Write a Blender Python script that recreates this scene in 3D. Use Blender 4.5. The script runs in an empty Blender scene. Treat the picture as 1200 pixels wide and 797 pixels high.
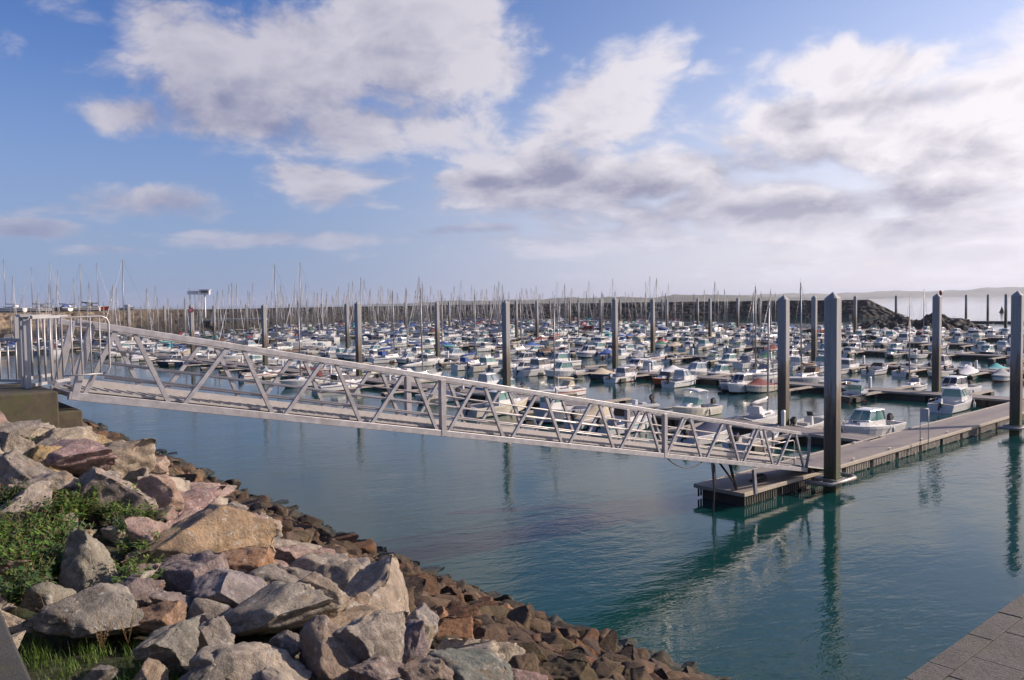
import bpy, bmesh, math, random
import numpy as np
from mathutils import Vector, Matrix, Euler, noise
rnd = random.Random(7)
R = math.radians
SC = bpy.context.scene
COL = SC.collection

# ------------------------------------------------------------------ camera, world, sun, exposure
CAM_Z = 9.8
FPX = 960.0
PITCH = math.atan(45.5 / FPX)
ROLL = math.atan(0.0137)
_f = Vector((0, math.cos(PITCH), -math.sin(PITCH)))
_x = Vector((1, 0, 0))
_u = _x.cross(_f)
_Rt = math.cos(ROLL) * _x - math.sin(ROLL) * _u
_Up = math.sin(ROLL) * _x + math.cos(ROLL) * _u
cam_data = bpy.data.cameras.new('camera')
cam = bpy.data.objects.new('camera', cam_data)
COL.objects.link(cam)
m = Matrix((_Rt, _Up, -_f)).transposed().to_4x4()
m.translation = Vector((0, 0, CAM_Z))
cam.matrix_world = m
cam_data.sensor_width = 36
cam_data.lens = 36 * FPX / 1200
cam_data.clip_start = 0.1
cam_data.clip_end = 80000
SC.camera = cam


def ray(px, py):
    return (_f * FPX + _Rt * (px - 600) + _Up * (398.5 - py)).normalized()


def W(px, py, z=0.0):
    """world point seen at that pixel of the photograph, at height z"""
    d = ray(px, py)
    return Vector((0, 0, CAM_Z)) + d * ((z - CAM_Z) / d.z)


def P(v):
    """world point -> photograph pixel (x, y, depth)"""
    q = Vector(v) - Vector((0, 0, CAM_Z))
    dep = q.dot(_f)
    if dep < 0.1:
        return (-9999, -9999, dep)
    return (600 + FPX * q.dot(_Rt) / dep, 398.5 - FPX * q.dot(_Up) / dep, dep)


SUN_EL = 27.0
SUN_DIR = Vector((1.0, 0.18, 0)).normalized() * math.cos(R(SUN_EL)) + Vector((0, 0, math.sin(R(SUN_EL))))
sun_az = math.atan2(SUN_DIR.x, SUN_DIR.y)
sd = bpy.data.lights.new('sun', 'SUN')
sd.energy = 5.0
sd.angle = R(0.5)
sd.color = (1.0, 0.85, 0.70)
sun = bpy.data.objects.new('sun', sd)
COL.objects.link(sun)
sun.rotation_euler = SUN_DIR.to_track_quat('Z', 'Y').to_euler()

SC.view_settings.view_transform = 'Standard'
SC.view_settings.look = 'None'
SC.view_settings.gamma = 1
SC.view_settings.use_curve_mapping = False
SC.view_settings.exposure = 0.42
SKY_STRENGTH = 0.05


class NT:
    """tiny helper to write node trees"""
    def __init__(s, tree):
        s.t = tree
        s.n = tree.nodes
        s.l = tree.links

    def node(s, typ, **kw):
        nd = s.n.new(typ)
        for k, v in kw.items():
            setattr(nd, k, v)
        return nd

    def put(s, sock, v):
        if v is None:
            return
        if hasattr(v, 'is_output') or isinstance(v, bpy.types.NodeSocket):
            s.l.new(v, sock)
        else:
            sock.default_value = v

    def math(s, op, a, b=None, c=None, clamp=False):
        nd = s.node('ShaderNodeMath', operation=op, use_clamp=clamp)
        s.put(nd.inputs[0], a)
        s.put(nd.inputs[1], b)
        s.put(nd.inputs[2], c)
        return nd.outputs[0]

    def vmath(s, op, a, b=None, scale=None):
        nd = s.node('ShaderNodeVectorMath', operation=op)
        s.put(nd.inputs[0], a)
        s.put(nd.inputs[1], b)
        if scale is not None:
            s.put(nd.inputs[3], scale)
        return nd.outputs['Value'] if op in ('DOT_PRODUCT', 'LENGTH') else nd.outputs[0]

    def noise(s, vec, scale, detail=4, rough=0.55, dist=0.0, out='Fac'):
        nd = s.node('ShaderNodeTexNoise')
        s.put(nd.inputs['Vector'], vec)
        s.put(nd.inputs['Scale'], scale)
        s.put(nd.inputs['Detail'], detail)
        s.put(nd.inputs['Roughness'], rough)
        s.put(nd.inputs['Distortion'], dist)
        return nd.outputs[out]

    def voro(s, vec, scale, feature='F1', out='Distance'):
        nd = s.node('ShaderNodeTexVoronoi', feature=feature)
        s.put(nd.inputs['Vector'], vec)
        s.put(nd.inputs['Scale'], scale)
        return nd.outputs[out]

    def mapr(s, v, a, b, c=0.0, d=1.0, smooth=False):
        nd = s.node('ShaderNodeMapRange')
        nd.interpolation_type = 'SMOOTHSTEP' if smooth else 'LINEAR'
        nd.clamp = True
        s.put(nd.inputs[0], v)
        for i, q in enumerate((a, b, c, d)):
            s.put(nd.inputs[1 + i], q)
        return nd.outputs[0]

    def mix(s, f, a, b, mode='MIX'):
        nd = s.node('ShaderNodeMix', data_type='RGBA', blend_type=mode)
        nd.clamp_result = False
        s.put(nd.inputs[0], f)
        for i, q in ((6, a), (7, b)):
            if isinstance(q, tuple) and len(q) == 3:
                q = (*q, 1)
            s.put(nd.inputs[i], q)
        return nd.outputs[2]

    def xyz(s, v):
        nd = s.node('ShaderNodeSeparateXYZ')
        s.put(nd.inputs[0], v)
        return nd.outputs

    def comb(s, x, y, z):
        nd = s.node('ShaderNodeCombineXYZ')
        for i, q in enumerate((x, y, z)):
            s.put(nd.inputs[i], q)
        return nd.outputs[0]

    def bump(s, h, strength=1.0, dist=0.01, normal=None):
        nd = s.node('ShaderNodeBump')
        s.put(nd.inputs['Strength'], strength)
        s.put(nd.inputs['Distance'], dist)
        s.put(nd.inputs['Height'], h)
        if normal is not None:
            s.put(nd.inputs['Normal'], normal)
        return nd.outputs[0]


# ---- world: Nishita sky with a bank of broken cumulus over it
world = bpy.data.worlds.new('World')
SC.world = world
world.use_nodes = True
world.cycles.sampling_method = 'MANUAL'
world.cycles.sample_map_resolution = 256
T = NT(world.node_tree)
T.n.clear()
wout = T.node('ShaderNodeOutputWorld')
bg = T.node('ShaderNodeBackground')
T.l.new(bg.outputs[0], wout.inputs[0])
bg.inputs[1].default_value = SKY_STRENGTH
sky = T.node('ShaderNodeTexSky', sky_type='NISHITA')
sky.sun_disc = False
sky.sun_elevation = R(SUN_EL)
sky.sun_rotation = sun_az
sky.air_density = 1.0
sky.dust_density = 1.3
sky.ozone_density = 2.0
tc = T.node('ShaderNodeTexCoord')
dirv = T.vmath('NORMALIZE', tc.outputs['Generated'])


def dir_of(px, py):
    d = ray(px, py)
    return math.atan2(d.x, d.y), math.asin(d.z)


# cloud masses: centre px,py of the photo (as a direction in the sky), half sizes in px, weight
CLOUDS = [
    (300, 85, 150, 80, 0.9), (510, 60, 120, 80, 0.95), (200, 40, 80, 50, 0.7), (420, 150, 150, 50, 0.6), (140, 135, 75, 32, 0.85),
    (85, 15, 50, 30, 0.65), (150, 236, 130, 24, 1.05), (375, 222, 80, 28, 1.0), (45, 266, 60, 13, 1.05),
    (745, 70, 90, 32, 0.85), (705, 130, 80, 60, 0.95), (700, 215, 170, 45, 0.95), (590, 212, 120, 18, 0.7),
    (950, 160, 130, 70, 0.85), (1100, 190, 190, 75, 1.0), (900, 240, 260, 42, 0.9), (1200, 110, 130, 60, 0.85),
    (760, 282, 330, 20, 0.7), (1150, 270, 260, 36, 0.85), (1050, 75, 70, 22, 0.8), (970, 90, 60, 34, 0.8), (320, 280, 170, 11, 0.9),
    (580, 268, 120, 9, 0.7), (130, 292, 60, 7, 0.62), (1000, 315, 400, 14, 0.55), (560, 300, 200, 8, 0.5),
    (250, -60, 160, 50, 0.7), (900, -120, 250, 50, 0.6), (1500, 150, 250, 120, 1.0), (-300, 100, 200, 80, 0.7),
    (1450, -150, 300, 90, 0.7), (-200, 260, 150, 25, 0.8),
]


# thick undersides that stay grey: the same kind of masks
BASES = [
    (600, 214, 110, 15, 0.9), (740, 228, 130, 26, 1.0), (860, 190, 70, 26, 0.7), (900, 252, 260, 24, 0.95), (950, 205, 120, 22, 0.5), (1120, 262, 160, 20, 0.7),
    (160, 244, 140, 22, 0.75), (45, 270, 70, 14, 0.9), (255, 120, 150, 40, 0.5), (330, 150, 100, 20, 0.55), (380, 232, 80, 16, 0.45), (520, 272, 110, 10, 0.8),
    (1060, 115, 110, 10, 0.55), (300, 20, 150, 18, 0.45), (1100, 300, 260, 14, 0.5), (300, 286, 130, 8, 0.4), (130, 293, 60, 6, 0.5),
]


def masks_sum(T, az, el, lst, falloff=-0.75):
    total = None
    for (px, py, wx, wy, w) in lst:
        a0, e0 = dir_of(px, py)
        a1, _ = dir_of(px + wx, py)
        _, e1 = dir_of(px, py - wy)
        dx = T.math('MULTIPLY', T.math('SUBTRACT', az, a0), 1 / abs(a1 - a0))
        dy = T.math('MULTIPLY', T.math('SUBTRACT', el, e0), 1 / abs(e1 - e0))
        r2 = T.math('ADD', T.math('MULTIPLY', dx, dx), T.math('MULTIPLY', dy, dy))
        g = T.math('MULTIPLY', T.math('EXPONENT', T.math('MULTIPLY', r2, falloff)), w)
        total = g if total is None else T.math('MAXIMUM', total, g)
    return total


def cloud_field(T, v, masks=True):
    x, y, z = T.xyz(v)
    az = T.math('ARCTAN2', x, y)
    el = T.math('ARCSINE', z)
    total = None
    if masks:
        for (px, py, wx, wy, w) in CLOUDS:
            a0, e0 = dir_of(px, py)
            a1, _ = dir_of(px + wx, py)
            _, e1 = dir_of(px, py - wy)
            dx = T.math('MULTIPLY', T.math('SUBTRACT', az, a0), 1 / abs(a1 - a0))
            dy = T.math('MULTIPLY', T.math('SUBTRACT', el, e0), 1 / abs(e1 - e0))
            r2 = T.math('ADD', T.math('MULTIPLY', dx, dx), T.math('MULTIPLY', dy, dy))
            g = T.math('MULTIPLY', T.math('EXPONENT', T.math('MULTIPLY', r2, -0.75)), w)
            total = g if total is None else T.math('MAXIMUM', total, g)
        # a scatter of clouds all round, outside the picture
        behind = T.mapr(y, 0.35, -0.1)
        total = T.math('MAXIMUM', total, T.math('MULTIPLY', behind, 0.22))
    zz = T.math('ADD', T.math('MULTIPLY', z, 1.55), T.math('MULTIPLY', T.math('SUBTRACT', 1.0, T.math('EXPONENT', T.math('MULTIPLY', z, -11.0))), 0.26))
    p = T.comb(x, y, zz)
    warp = T.vmath('SCALE', T.vmath('SUBTRACT', T.noise(p, 4.0, 3, 0.5, 0.0, out='Color'), (0.5, 0.5, 0.5)), scale=0.16)
    p2 = T.vmath('ADD', p, warp)
    n1 = T.noise(p2, 3.4, 7, 0.58, 0.0)
    bl = T.math('SUBTRACT', 1.0, T.math('MULTIPLY', T.voro(p2, 10.0), 1.25))
    bl2 = T.math('SUBTRACT', 1.0, T.math('MULTIPLY', T.voro(p2, 24.0), 1.25))
    n2 = T.noise(p2, 15.0, 5, 0.62, 0.0)
    n = T.math('ADD', T.math('MULTIPLY', T.math('SUBTRACT', n1, 0.5), 2.1), T.math('MULTIPLY', T.math('SUBTRACT', n2, 0.5), 1.05))
    n = T.math('ADD', n, T.math('MULTIPLY', T.math('SUBTRACT', bl, 0.5), 0.42))
    n = T.math('ADD', n, T.math('MULTIPLY', T.math('SUBTRACT', bl2, 0.5), 0.20))
    return T.math('ADD', total, n), el, n2


den, el, fine_ = cloud_field(T, dirv)
sunup = (SUN_DIR + Vector((0, 0, 0.5))).normalized() * 0.075
den2, _, _ = cloud_field(T, T.vmath('NORMALIZE', T.vmath('ADD', dirv, tuple(sunup))))
cover = T.mapr(den, 0.18, 0.70, 0, 1, True)
cover = T.math('MULTIPLY', cover, 0.96)
thick = T.mapr(den, 0.5, 1.35, 0, 1, True)
relief = T.mapr(T.math('SUBTRACT', den, den2), -0.45, 0.35, 0, 1)
dx = T.vmath('DOT_PRODUCT', dirv, tuple(Vector((0.94, 0.34, 0)).normalized()))
sunside = T.mapr(dx, 0.0, 0.85, 0, 1, True)
lit = T.mix(sunside, (8.9, 8.6, 9.9), (15.0, 14.2, 14.8))
shade = T.mix(sunside, (4.1, 4.3, 6.4), (5.0, 4.9, 6.6))
shf = T.math('SUBTRACT', T.math('ADD', T.math('MULTIPLY', thick, 1.0), 0.50), T.math('MULTIPLY', relief, 1.05), clamp=True)
_x3 = T.xyz(dirv)
under = masks_sum(T, T.math('ARCTAN2', _x3[0], _x3[1]), el, BASES)
wob = T.noise(T.comb(_x3[0], _x3[1], T.math('MULTIPLY', _x3[2], 2.4)), 9.0, 6, 0.6)
under = T.math('MULTIPLY', under, T.mapr(wob, 0.30, 0.62, 0.35, 1.25))
shf = T.math('ADD', T.math('MULTIPLY', shf, 0.85), T.math('MULTIPLY', under, 0.85))
shf = T.math('ADD', shf, T.math('MULTIPLY', T.math('SUBTRACT', 0.5, fine_), 1.5), clamp=True)
ccol = T.mix(shf, lit, shade)
# horizon veil: pale haze low down
veil = T.mapr(el, 0.0, 0.34, 1.0, 0.0, True)
vcol = T.mix(sunside, (4.6, 6.0, 9.2), (13.6, 13.0, 14.4))
blue = T.mix(sunside, (0.95, 1.30, 2.1), (2.7, 2.35, 2.5))
skyc = T.mix(1.0, sky.outputs[0], blue, 'MULTIPLY')
base = T.mix(T.math('MULTIPLY', veil, 0.82), skyc, vcol)
ccol = T.mix(T.mapr(el, 0.0, 0.16, 0.7, 0.0, True), ccol, vcol)
fin = T.mix(cover, base, ccol)
T.l.new(fin, bg.inputs[0])

# ------------------------------------------------------------------ layout frames (metres)
DV = Vector((0.752, 0.659, 0)).normalized()       # along the main walkway and the gangway
NV = Vector((-DV.y, DV.x, 0))                      # along the berth pontoons
UV = Vector((-0.64, 0.768, 0)).normalized()        # along the shore
IV = Vector((-UV.y, UV.x, 0))                      # inland
if IV.x > 0:
    IV = -IV
SH0 = Vector((0.0, 25.0, 0))                      # a point of the waterline
R0 = Vector((19.5, 48.6, 0))                       # rear edge of the walkway
DECK = 0.70
QUAY = 7.5


def dn(d, n, z=0.0):
    v = R0 + DV * d + NV * n
    v.z = z
    return v


def to_dn(p):
    q = Vector(p) - R0
    return q.dot(DV), q.dot(NV)


def bulge(t):
    return min(0.95, 0.033 * max(0.0, 5 - t) ** 1.3)


def st(s, t, z=0.0):
    v = SH0 + IV * (s - bulge(t)) + UV * t
    v.z = z
    return v


def to_st(p):
    q = Vector((p[0], p[1], 0)) - SH0
    t = q.dot(UV)
    return q.dot(IV) + bulge(t), t


def bank_z(s, t=0.0):
    k = min(1.0, max(0.0, (t + 7.0) / 7.5))
    k = k * k * (3 - 2 * k)
    near = min(0.485 * s, 6.3 + 0.06 * max(0.0, s - 13.0))
    if s < 7.0:
        far = 0.50 * s
    elif s < 13.2:
        far = 3.5 + (s - 7.0) * 0.60
    else:
        far = 7.22 + min(0.50, (s - 13.2) * 0.7)
    return near * (1 - k) + far * k


ANG_D = math.atan2(DV.y, DV.x)
ANG_N = math.atan2(NV.y, NV.x)
ANG_U = math.atan2(UV.y, UV.x)


# ------------------------------------------------------------------ mesh helpers
class MB:
    def __init__(s):
        s.v, s.f, s.m, s.sm = [], [], [], []

    def add(s, vs, fs, mat=0, smooth=False):
        o = len(s.v)
        s.v.extend([tuple(q) for q in vs])
        for f in fs:
            s.f.append([i + o for i in f])
            s.m.append(mat)
            s.sm.append(smooth)

    def box(s, c, size, rz=0.0, mat=0, rot=None):
        hx, hy, hz = size[0] / 2, size[1] / 2, size[2] / 2
        M = rot if rot is not None else Matrix.Rotation(rz, 3, 'Z')
        c = Vector(c)
        vs = [c + M @ Vector((x, y, z)) for z in (-hz, hz) for y in (-hy, hy) for x in (-hx, hx)]
        s.add(vs, [(0, 2, 3, 1), (4, 5, 7, 6), (0, 1, 5, 4), (2, 6, 7, 3), (0, 4, 6, 2), (1, 3, 7, 5)], mat)

    def bar(s, p, q, w, h, mat=0, up=(0, 0, 1)):
        p, q = Vector(p), Vector(q)
        d = q - p
        L = d.length
        if L < 1e-6:
            return
        d /= L
        up = Vector(up)
        side = d.cross(up)
        if side.length < 1e-4:
            side = Vector((1, 0, 0))
        side.normalize()
        u2 = side.cross(d)
        M = Matrix((d, side, u2)).transposed()
        s.box((p + q) / 2, (L, w, h), rot=M, mat=mat)

    def tube(s, pts, r, n=8, mat=0, caps=True, closed=False, smooth=True):
        pts = [Vector(p) for p in pts]
        k = len(pts)
        rr = r if isinstance(r, (list, tuple)) else [r] * k
        rings = []
        prev = None
        for i, p in enumerate(pts):
            if closed:
                d = pts[(i + 1) % k] - pts[i - 1]
            else:
                d = pts[min(i + 1, k - 1)] - pts[max(i - 1, 0)]
            d.normalize()
            a = prev if prev is not None else (Vector((0, 0, 1)) if abs(d.z) < 0.9 else Vector((1, 0, 0)))
            sx = d.cross(a)
            if sx.length < 1e-4:
                sx = d.cross(Vector((0, 1, 0)))
            sx.normalize()
            sy = sx.cross(d).normalized()
            prev = sy
            rings.append([p + (sx * math.cos(2 * math.pi * j / n) + sy * math.sin(2 * math.pi * j / n)) * rr[i] for j in range(n)])
        vs = [q for ring in rings for q in ring]
        fs = []
        for i in range(k if closed else k - 1):
            a, b = i * n, ((i + 1) % k) * n
            for j in range(n):
                fs.append((a + j, a + (j + 1) % n, b + (j + 1) % n, b + j))
        if caps and not closed:
            fs.append(tuple(range(n - 1, -1, -1)))
            fs.append(tuple((k - 1) * n + j for j in range(n)))
        s.add(vs, fs, mat, smooth)

    def prism(s, poly, z0, z1, mat=0, top=None):
        n = len(poly)
        top = top or poly
        vs = [(*p[:2], z0) for p in poly] + [(*p[:2], z1) for p in top]
        fs = [tuple(range(n - 1, -1, -1)), tuple(range(n, 2 * n))]
        for i in range(n):
            fs.append((i, (i + 1) % n, n + (i + 1) % n, n + i))
        s.add(vs, fs, mat)

    def loft(s, secs, mats=None, cap0=None, cap1=None, smooth=False, flip=False):
        n = len(secs[0])
        vs = [q for sec in secs for q in sec]
        o = len(s.v)
        s.v.extend([tuple(q) for q in vs])
        for i in range(len(secs) - 1):
            for j in range(n - 1):
                f = [o + i * n + j, o + i * n + j + 1, o + (i + 1) * n + j + 1, o + (i + 1) * n + j]
                if flip:
                    f.reverse()
                s.f.append(f)
                s.m.append(mats[j] if mats else 0)
                s.sm.append(smooth)

    def frustum(s, a, b, z0, z1, mat=0, bottom=True, top=True, smooth=False):
        """a, b: (x0, x1, w_back, w_front) half widths at z0 and z1"""
        def ring(q, z):
            x0, x1, wb, wf = q
            return [(x0, -wb, z), (x1, -wf, z), (x1, wf, z), (x0, wb, z)]
        vs = ring(a, z0) + ring(b, z1)
        fs = [(0, 1, 5, 4), (1, 2, 6, 5), (2, 3, 7, 6), (3, 0, 4, 7)]
        if bottom:
            fs.append((3, 2, 1, 0))
        if top:
            fs.append((4, 5, 6, 7))
        s.add(vs, fs, mat, smooth)

    def mesh(s, name, mats):
        me = bpy.data.meshes.new(name)
        me.from_pydata(s.v, [], s.f)
        for mt in mats:
            me.materials.append(mt)
        me.polygons.foreach_set('material_index', s.m)
        me.polygons.foreach_set('use_smooth', s.sm)
        me.update()
        return me

    def build(s, name, mats, parent=None, bevel=0.0, seg=2):
        if not isinstance(mats, (list, tuple)):
            mats = [mats]
        o = bpy.data.objects.new(name, s.mesh(name, mats))
        COL.objects.link(o)
        if parent is not None:
            o.parent = parent
        if bevel:
            md = o.modifiers.new('bevel', 'BEVEL')
            md.width = bevel
            md.segments = seg
            md.limit_method = 'ANGLE'
            md.angle_limit = R(40)
            md.harden_normals = False
        return o


def empty(name, loc=(0, 0, 0), rz=0.0):
    o = bpy.data.objects.new(name, None)
    o.empty_display_size = 0.1
    COL.objects.link(o)
    o.location = loc
    o.rotation_euler = (0, 0, rz)
    return o


def tag(o, label=None, cat=None, group=None, kind=None):
    for k, v in (('label', label), ('category', cat), ('group', group), ('kind', kind)):
        if v:
            o[k] = v
    return o


def thing(name, label, cat, loc=(0, 0, 0), rz=0.0, group=None):
    return tag(empty(name, loc, rz), label, cat, group)


KIDS = {}


def kids(o):
    return KIDS.get(o.name) or list(o.children)


def copy_tree(o, parent=None, plan=None):
    c = o.copy()
    for k in ('label', 'group'):
        if k in c and parent is None:
            del c[k]
    COL.objects.link(c)
    if parent is not None:
        c.parent = parent
    for ch in kids(o):
        copy_tree(ch, c)
    return c


ORD = ['', 'first', 'second', 'third', 'fourth', 'fifth', 'sixth', 'seventh', 'eighth', 'ninth', 'tenth', 'eleventh', 'twelfth',
       'thirteenth', 'fourteenth', 'fifteenth', 'sixteenth', 'seventeenth', 'eighteenth', 'nineteenth', 'twentieth']
TENS = {20: 'twenty', 30: 'thirty', 40: 'forty', 50: 'fifty', 60: 'sixty'}
TENTH = {30: 'thirtieth', 40: 'fortieth', 50: 'fiftieth', 60: 'sixtieth'}


def ordinal(n):
    if n <= 20:
        return ORD[n]
    return TENTH[n] if n % 10 == 0 else TENS[n // 10 * 10] + '-' + ORD[n % 10]


# ------------------------------------------------------------------ materials
def mat(name, base=(0.5, 0.5, 0.5), rough=0.5, metal=0.0, spec=0.5, var=0.0, vscale=3.0, bump=0.0, bscale=30.0, coat=0.0, alpha=1.0,
        dirt=None, dirt_amt=0.3, dscale=2.0, trans=0.0):
    base = tuple(x * 0.80 for x in base)
    mt = bpy.data.materials.new(name)
    mt.use_nodes = True
    T = NT(mt.node_tree)
    b = T.n['Principled BSDF']
    b.inputs['Roughness'].default_value = rough
    b.inputs['Metallic'].default_value = metal
    b.inputs['Specular IOR Level'].default_value = spec
    b.inputs['Coat Weight'].default_value = coat
    b.inputs['Alpha'].default_value = alpha
    b.inputs['Transmission Weight'].default_value = trans
    tcn = T.node('ShaderNodeTexCoord')
    co = tcn.outputs['Object']
    c = None
    if var or dirt:
        n = T.noise(co, vscale, 5, 0.6)
        lo = tuple(x * (1 - var) for x in base)
        hi = tuple(min(1, x * (1 + var)) for x in base)
        c = T.mix(T.mapr(n, 0.3, 0.7), lo, hi)
        if dirt:
            n2 = T.noise(co, dscale, 7, 0.65, 0.4)
            c = T.mix(T.math('MULTIPLY', T.mapr(n2, 0.45, 0.72), dirt_amt), c, dirt)
        T.l.new(c, b.inputs['Base Color'])
        rv = T.mapr(n, 0.2, 0.8, max(0.02, rough - 0.08), min(1, rough + 0.1))
        T.l.new(rv, b.inputs['Roughness'])
    else:
        b.inputs['Base Color'].default_value = (*base, 1)
    if bump:
        T.l.new(T.bump(T.noise(co, bscale, 5, 0.6), 1.0, bump), b.inputs['Normal'])
    return mt


ALU = mat('galvanised_aluminium', (0.40, 0.39, 0.415), 0.42, 0.3, var=0.18, vscale=5, dirt=(0.22, 0.20, 0.19), dirt_amt=0.55, dscale=3)
ALU_RAIL = mat('rail_aluminium', (0.50, 0.47, 0.46), 0.40, 0.3, var=0.08, vscale=7, dirt=(0.42, 0.38, 0.33), dirt_amt=0.4, dscale=4)
PLANKM = mat('gangway_deck', (0.42, 0.40, 0.38), 0.7, 0.1, var=0.12, vscale=2, dirt=(0.27, 0.25, 0.23), dirt_amt=0.5, dscale=1.2)
STEEL = mat('weathered_steel', (0.38, 0.36, 0.34), 0.5, 0.4, var=0.15, vscale=8, dirt=(0.22, 0.15, 0.10), dirt_amt=0.5)
BLACK = mat('black_rubber', (0.022, 0.022, 0.024), 0.55, var=0.2)
FLOATM = mat('float_plastic', (0.035, 0.033, 0.032), 0.6, var=0.3, dirt=(0.05, 0.06, 0.035), dirt_amt=0.6)
SLATM = mat('fender_board', (0.34, 0.31, 0.28), 0.75, var=0.25, vscale=6, dirt=(0.12, 0.11, 0.08), dirt_amt=0.7, dscale=5)
WEED = mat('weed_covered_rubber', (0.04, 0.05, 0.02), 0.8, var=0.4, vscale=9, bump=0.02)
PEDM = mat('pedestal_paint', (0.72, 0.72, 0.72), 0.4, var=0.05)
REDM = mat('red_paint', (0.50, 0.03, 0.03), 0.4)
WHITEM = mat('white_paint', (0.78, 0.78, 0.78), 0.4)

# boats
GEL = {
    'white': mat('white_gelcoat', (0.78, 0.77, 0.75), 0.22, coat=0.4, var=0.03, dirt=(0.62, 0.60, 0.54), dirt_amt=0.35, dscale=1.5),
    'cream': mat('cream_gelcoat', (0.70, 0.65, 0.54), 0.25, coat=0.3, var=0.04, dirt=(0.5, 0.46, 0.36), dirt_amt=0.4),
    'grey': mat('grey_gelcoat', (0.42, 0.43, 0.46), 0.25, coat=0.3, var=0.04),
    'blue': mat('blue_gelcoat', (0.025, 0.07, 0.24), 0.2, coat=0.4, var=0.08),
    'navy': mat('navy_gelcoat', (0.015, 0.025, 0.075), 0.2, coat=0.4, var=0.08),
    'orange': mat('orange_paint', (0.55, 0.13, 0.03), 0.4, var=0.08, dirt=(0.3, 0.1, 0.04), dirt_amt=0.4),
    'red': mat('red_gelcoat', (0.42, 0.025, 0.02), 0.25, coat=0.3, var=0.05),
    'green': mat('green_gelcoat', (0.02, 0.11, 0.07), 0.25, coat=0.3, var=0.06),
    'black': mat('black_gelcoat', (0.02, 0.02, 0.022), 0.2, coat=0.3, var=0.1),
    'turquoise': mat('turquoise_gelcoat', (0.10, 0.42, 0.45), 0.25, coat=0.3, var=0.05),
    'teak': mat('varnished_wood', (0.30, 0.15, 0.06), 0.35, coat=0.3, var=0.2, vscale=6),
}
DECKW = mat('deck_gelcoat', (0.56, 0.55, 0.54), 0.5, var=0.05, dirt=(0.42, 0.41, 0.38), dirt_amt=0.35, dscale=3)
CUSHION = mat('cockpit_cushion', (0.5, 0.48, 0.44), 0.7, var=0.1)
ALUM_MAST = mat('mast_alloy', (0.34, 0.33, 0.33), 0.4, 0.3, var=0.06)
CHROME = mat('stainless_tube', (0.62, 0.62, 0.63), 0.22, 0.9)
WIRE = mat('rigging_wire', (0.22, 0.22, 0.23), 0.4, 0.5)


def glass_mat(name, col, dens):
    mt = bpy.data.materials.new(name)
    mt.use_nodes = True
    T = NT(mt.node_tree)
    T.n.clear()
    out = T.node('ShaderNodeOutputMaterial')
    tr = T.node('ShaderNodeBsdfTransparent')
    tr.inputs[0].default_value = (*[c ** 0.5 for c in col], 1)
    pb = T.node('ShaderNodeBsdfPrincipled')
    pb.inputs['Base Color'].default_value = (*col, 1)
    pb.inputs['Roughness'].default_value = 0.06
    pb.inputs['Specular IOR Level'].default_value = 0.8
    mx = T.node('ShaderNodeMixShader')
    mx.inputs[0].default_value = dens
    T.l.new(tr.outputs[0], mx.inputs[1])
    T.l.new(pb.outputs[0], mx.inputs[2])
    T.l.new(mx.outputs[0], out.inputs[0])
    return mt


GLASS = {
    'green-tinted': glass_mat('green_tinted_glass', (0.15, 0.30, 0.28), 0.7),
    'smoked': glass_mat('smoked_glass', (0.045, 0.045, 0.05), 0.9),
    'pale blue': glass_mat('pale_blue_glass', (0.28, 0.36, 0.42), 0.7),
}


def cloth(name, c):
    return mat(name, c, 0.8, var=0.12, vscale=4, bump=0.02, bscale=5, dirt=tuple(x * 0.6 for x in c), dirt_amt=0.4)


CLOTH = {
    'blue': cloth('blue_canvas', (0.03, 0.09, 0.32)), 'navy': cloth('navy_canvas', (0.018, 0.03, 0.09)),
    'grey': cloth('grey_canvas', (0.30, 0.31, 0.34)), 'beige': cloth('beige_canvas', (0.50, 0.43, 0.32)),
    'white': cloth('white_canvas', (0.68, 0.68, 0.70)), 'maroon': cloth('maroon_canvas', (0.17, 0.03, 0.035)),
    'green': cloth('green_canvas', (0.03, 0.14, 0.09)), 'brown': cloth('brown_canvas', (0.16, 0.09, 0.06)),
    'black': cloth('black_canvas', (0.025, 0.025, 0.03)), 'turquoise': cloth('turquoise_canvas', (0.06, 0.35, 0.38)),
    'yellow': cloth('yellow_canvas', (0.6, 0.42, 0.05)), 'red': cloth('red_canvas', (0.42, 0.03, 0.03)),
}


# piles: grey painted steel with a weedy tidal zone, and rust streaks
def pile_material():
    mt = bpy.data.materials.new('tidal_pile_paint')
    mt.use_nodes = True
    T = NT(mt.node_tree)
    b = T.n['Principled BSDF']
    g = T.node('ShaderNodeNewGeometry')
    pos = g.outputs['Position']
    x, y, z = T.xyz(pos)
    streak = T.noise(T.comb(T.math('MULTIPLY', x, 9.0), T.math('MULTIPLY', y, 9.0), T.math('MULTIPLY', z, 0.5)), 1.0, 5, 0.6)
    blot = T.noise(pos, 1.3, 6, 0.6)
    zz = T.math('ADD', z, T.math('MULTIPLY', T.math('SUBTRACT', streak, 0.5), 6.5))
    zz = T.math('ADD', zz, T.math('MULTIPLY', T.math('SUBTRACT', blot, 0.5), 1.6))
    c = T.mix(T.mapr(streak, 0.3, 0.75), (0.30, 0.295, 0.305), (0.20, 0.20, 0.205))
    c = T.mix(T.mapr(zz, 5.6, 4.9), c, (0.15, 0.115, 0.08))
    c = T.mix(T.mapr(zz, 4.3, 3.6), c, (0.075, 0.06, 0.045))
    c = T.mix(T.mapr(zz, 1.9, 1.2), c, (0.045, 0.055, 0.018))
    T.l.new(c, b.inputs['Base Color'])
    b.inputs['Roughness'].default_value = 0.62
    T.l.new(T.bump(T.noise(pos, 14, 5, 0.6), T.mapr(z, 5.0, 2.5, 0.15, 1.0), 0.02), b.inputs['Normal'])
    return mt


PILEM = pile_material()


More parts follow.
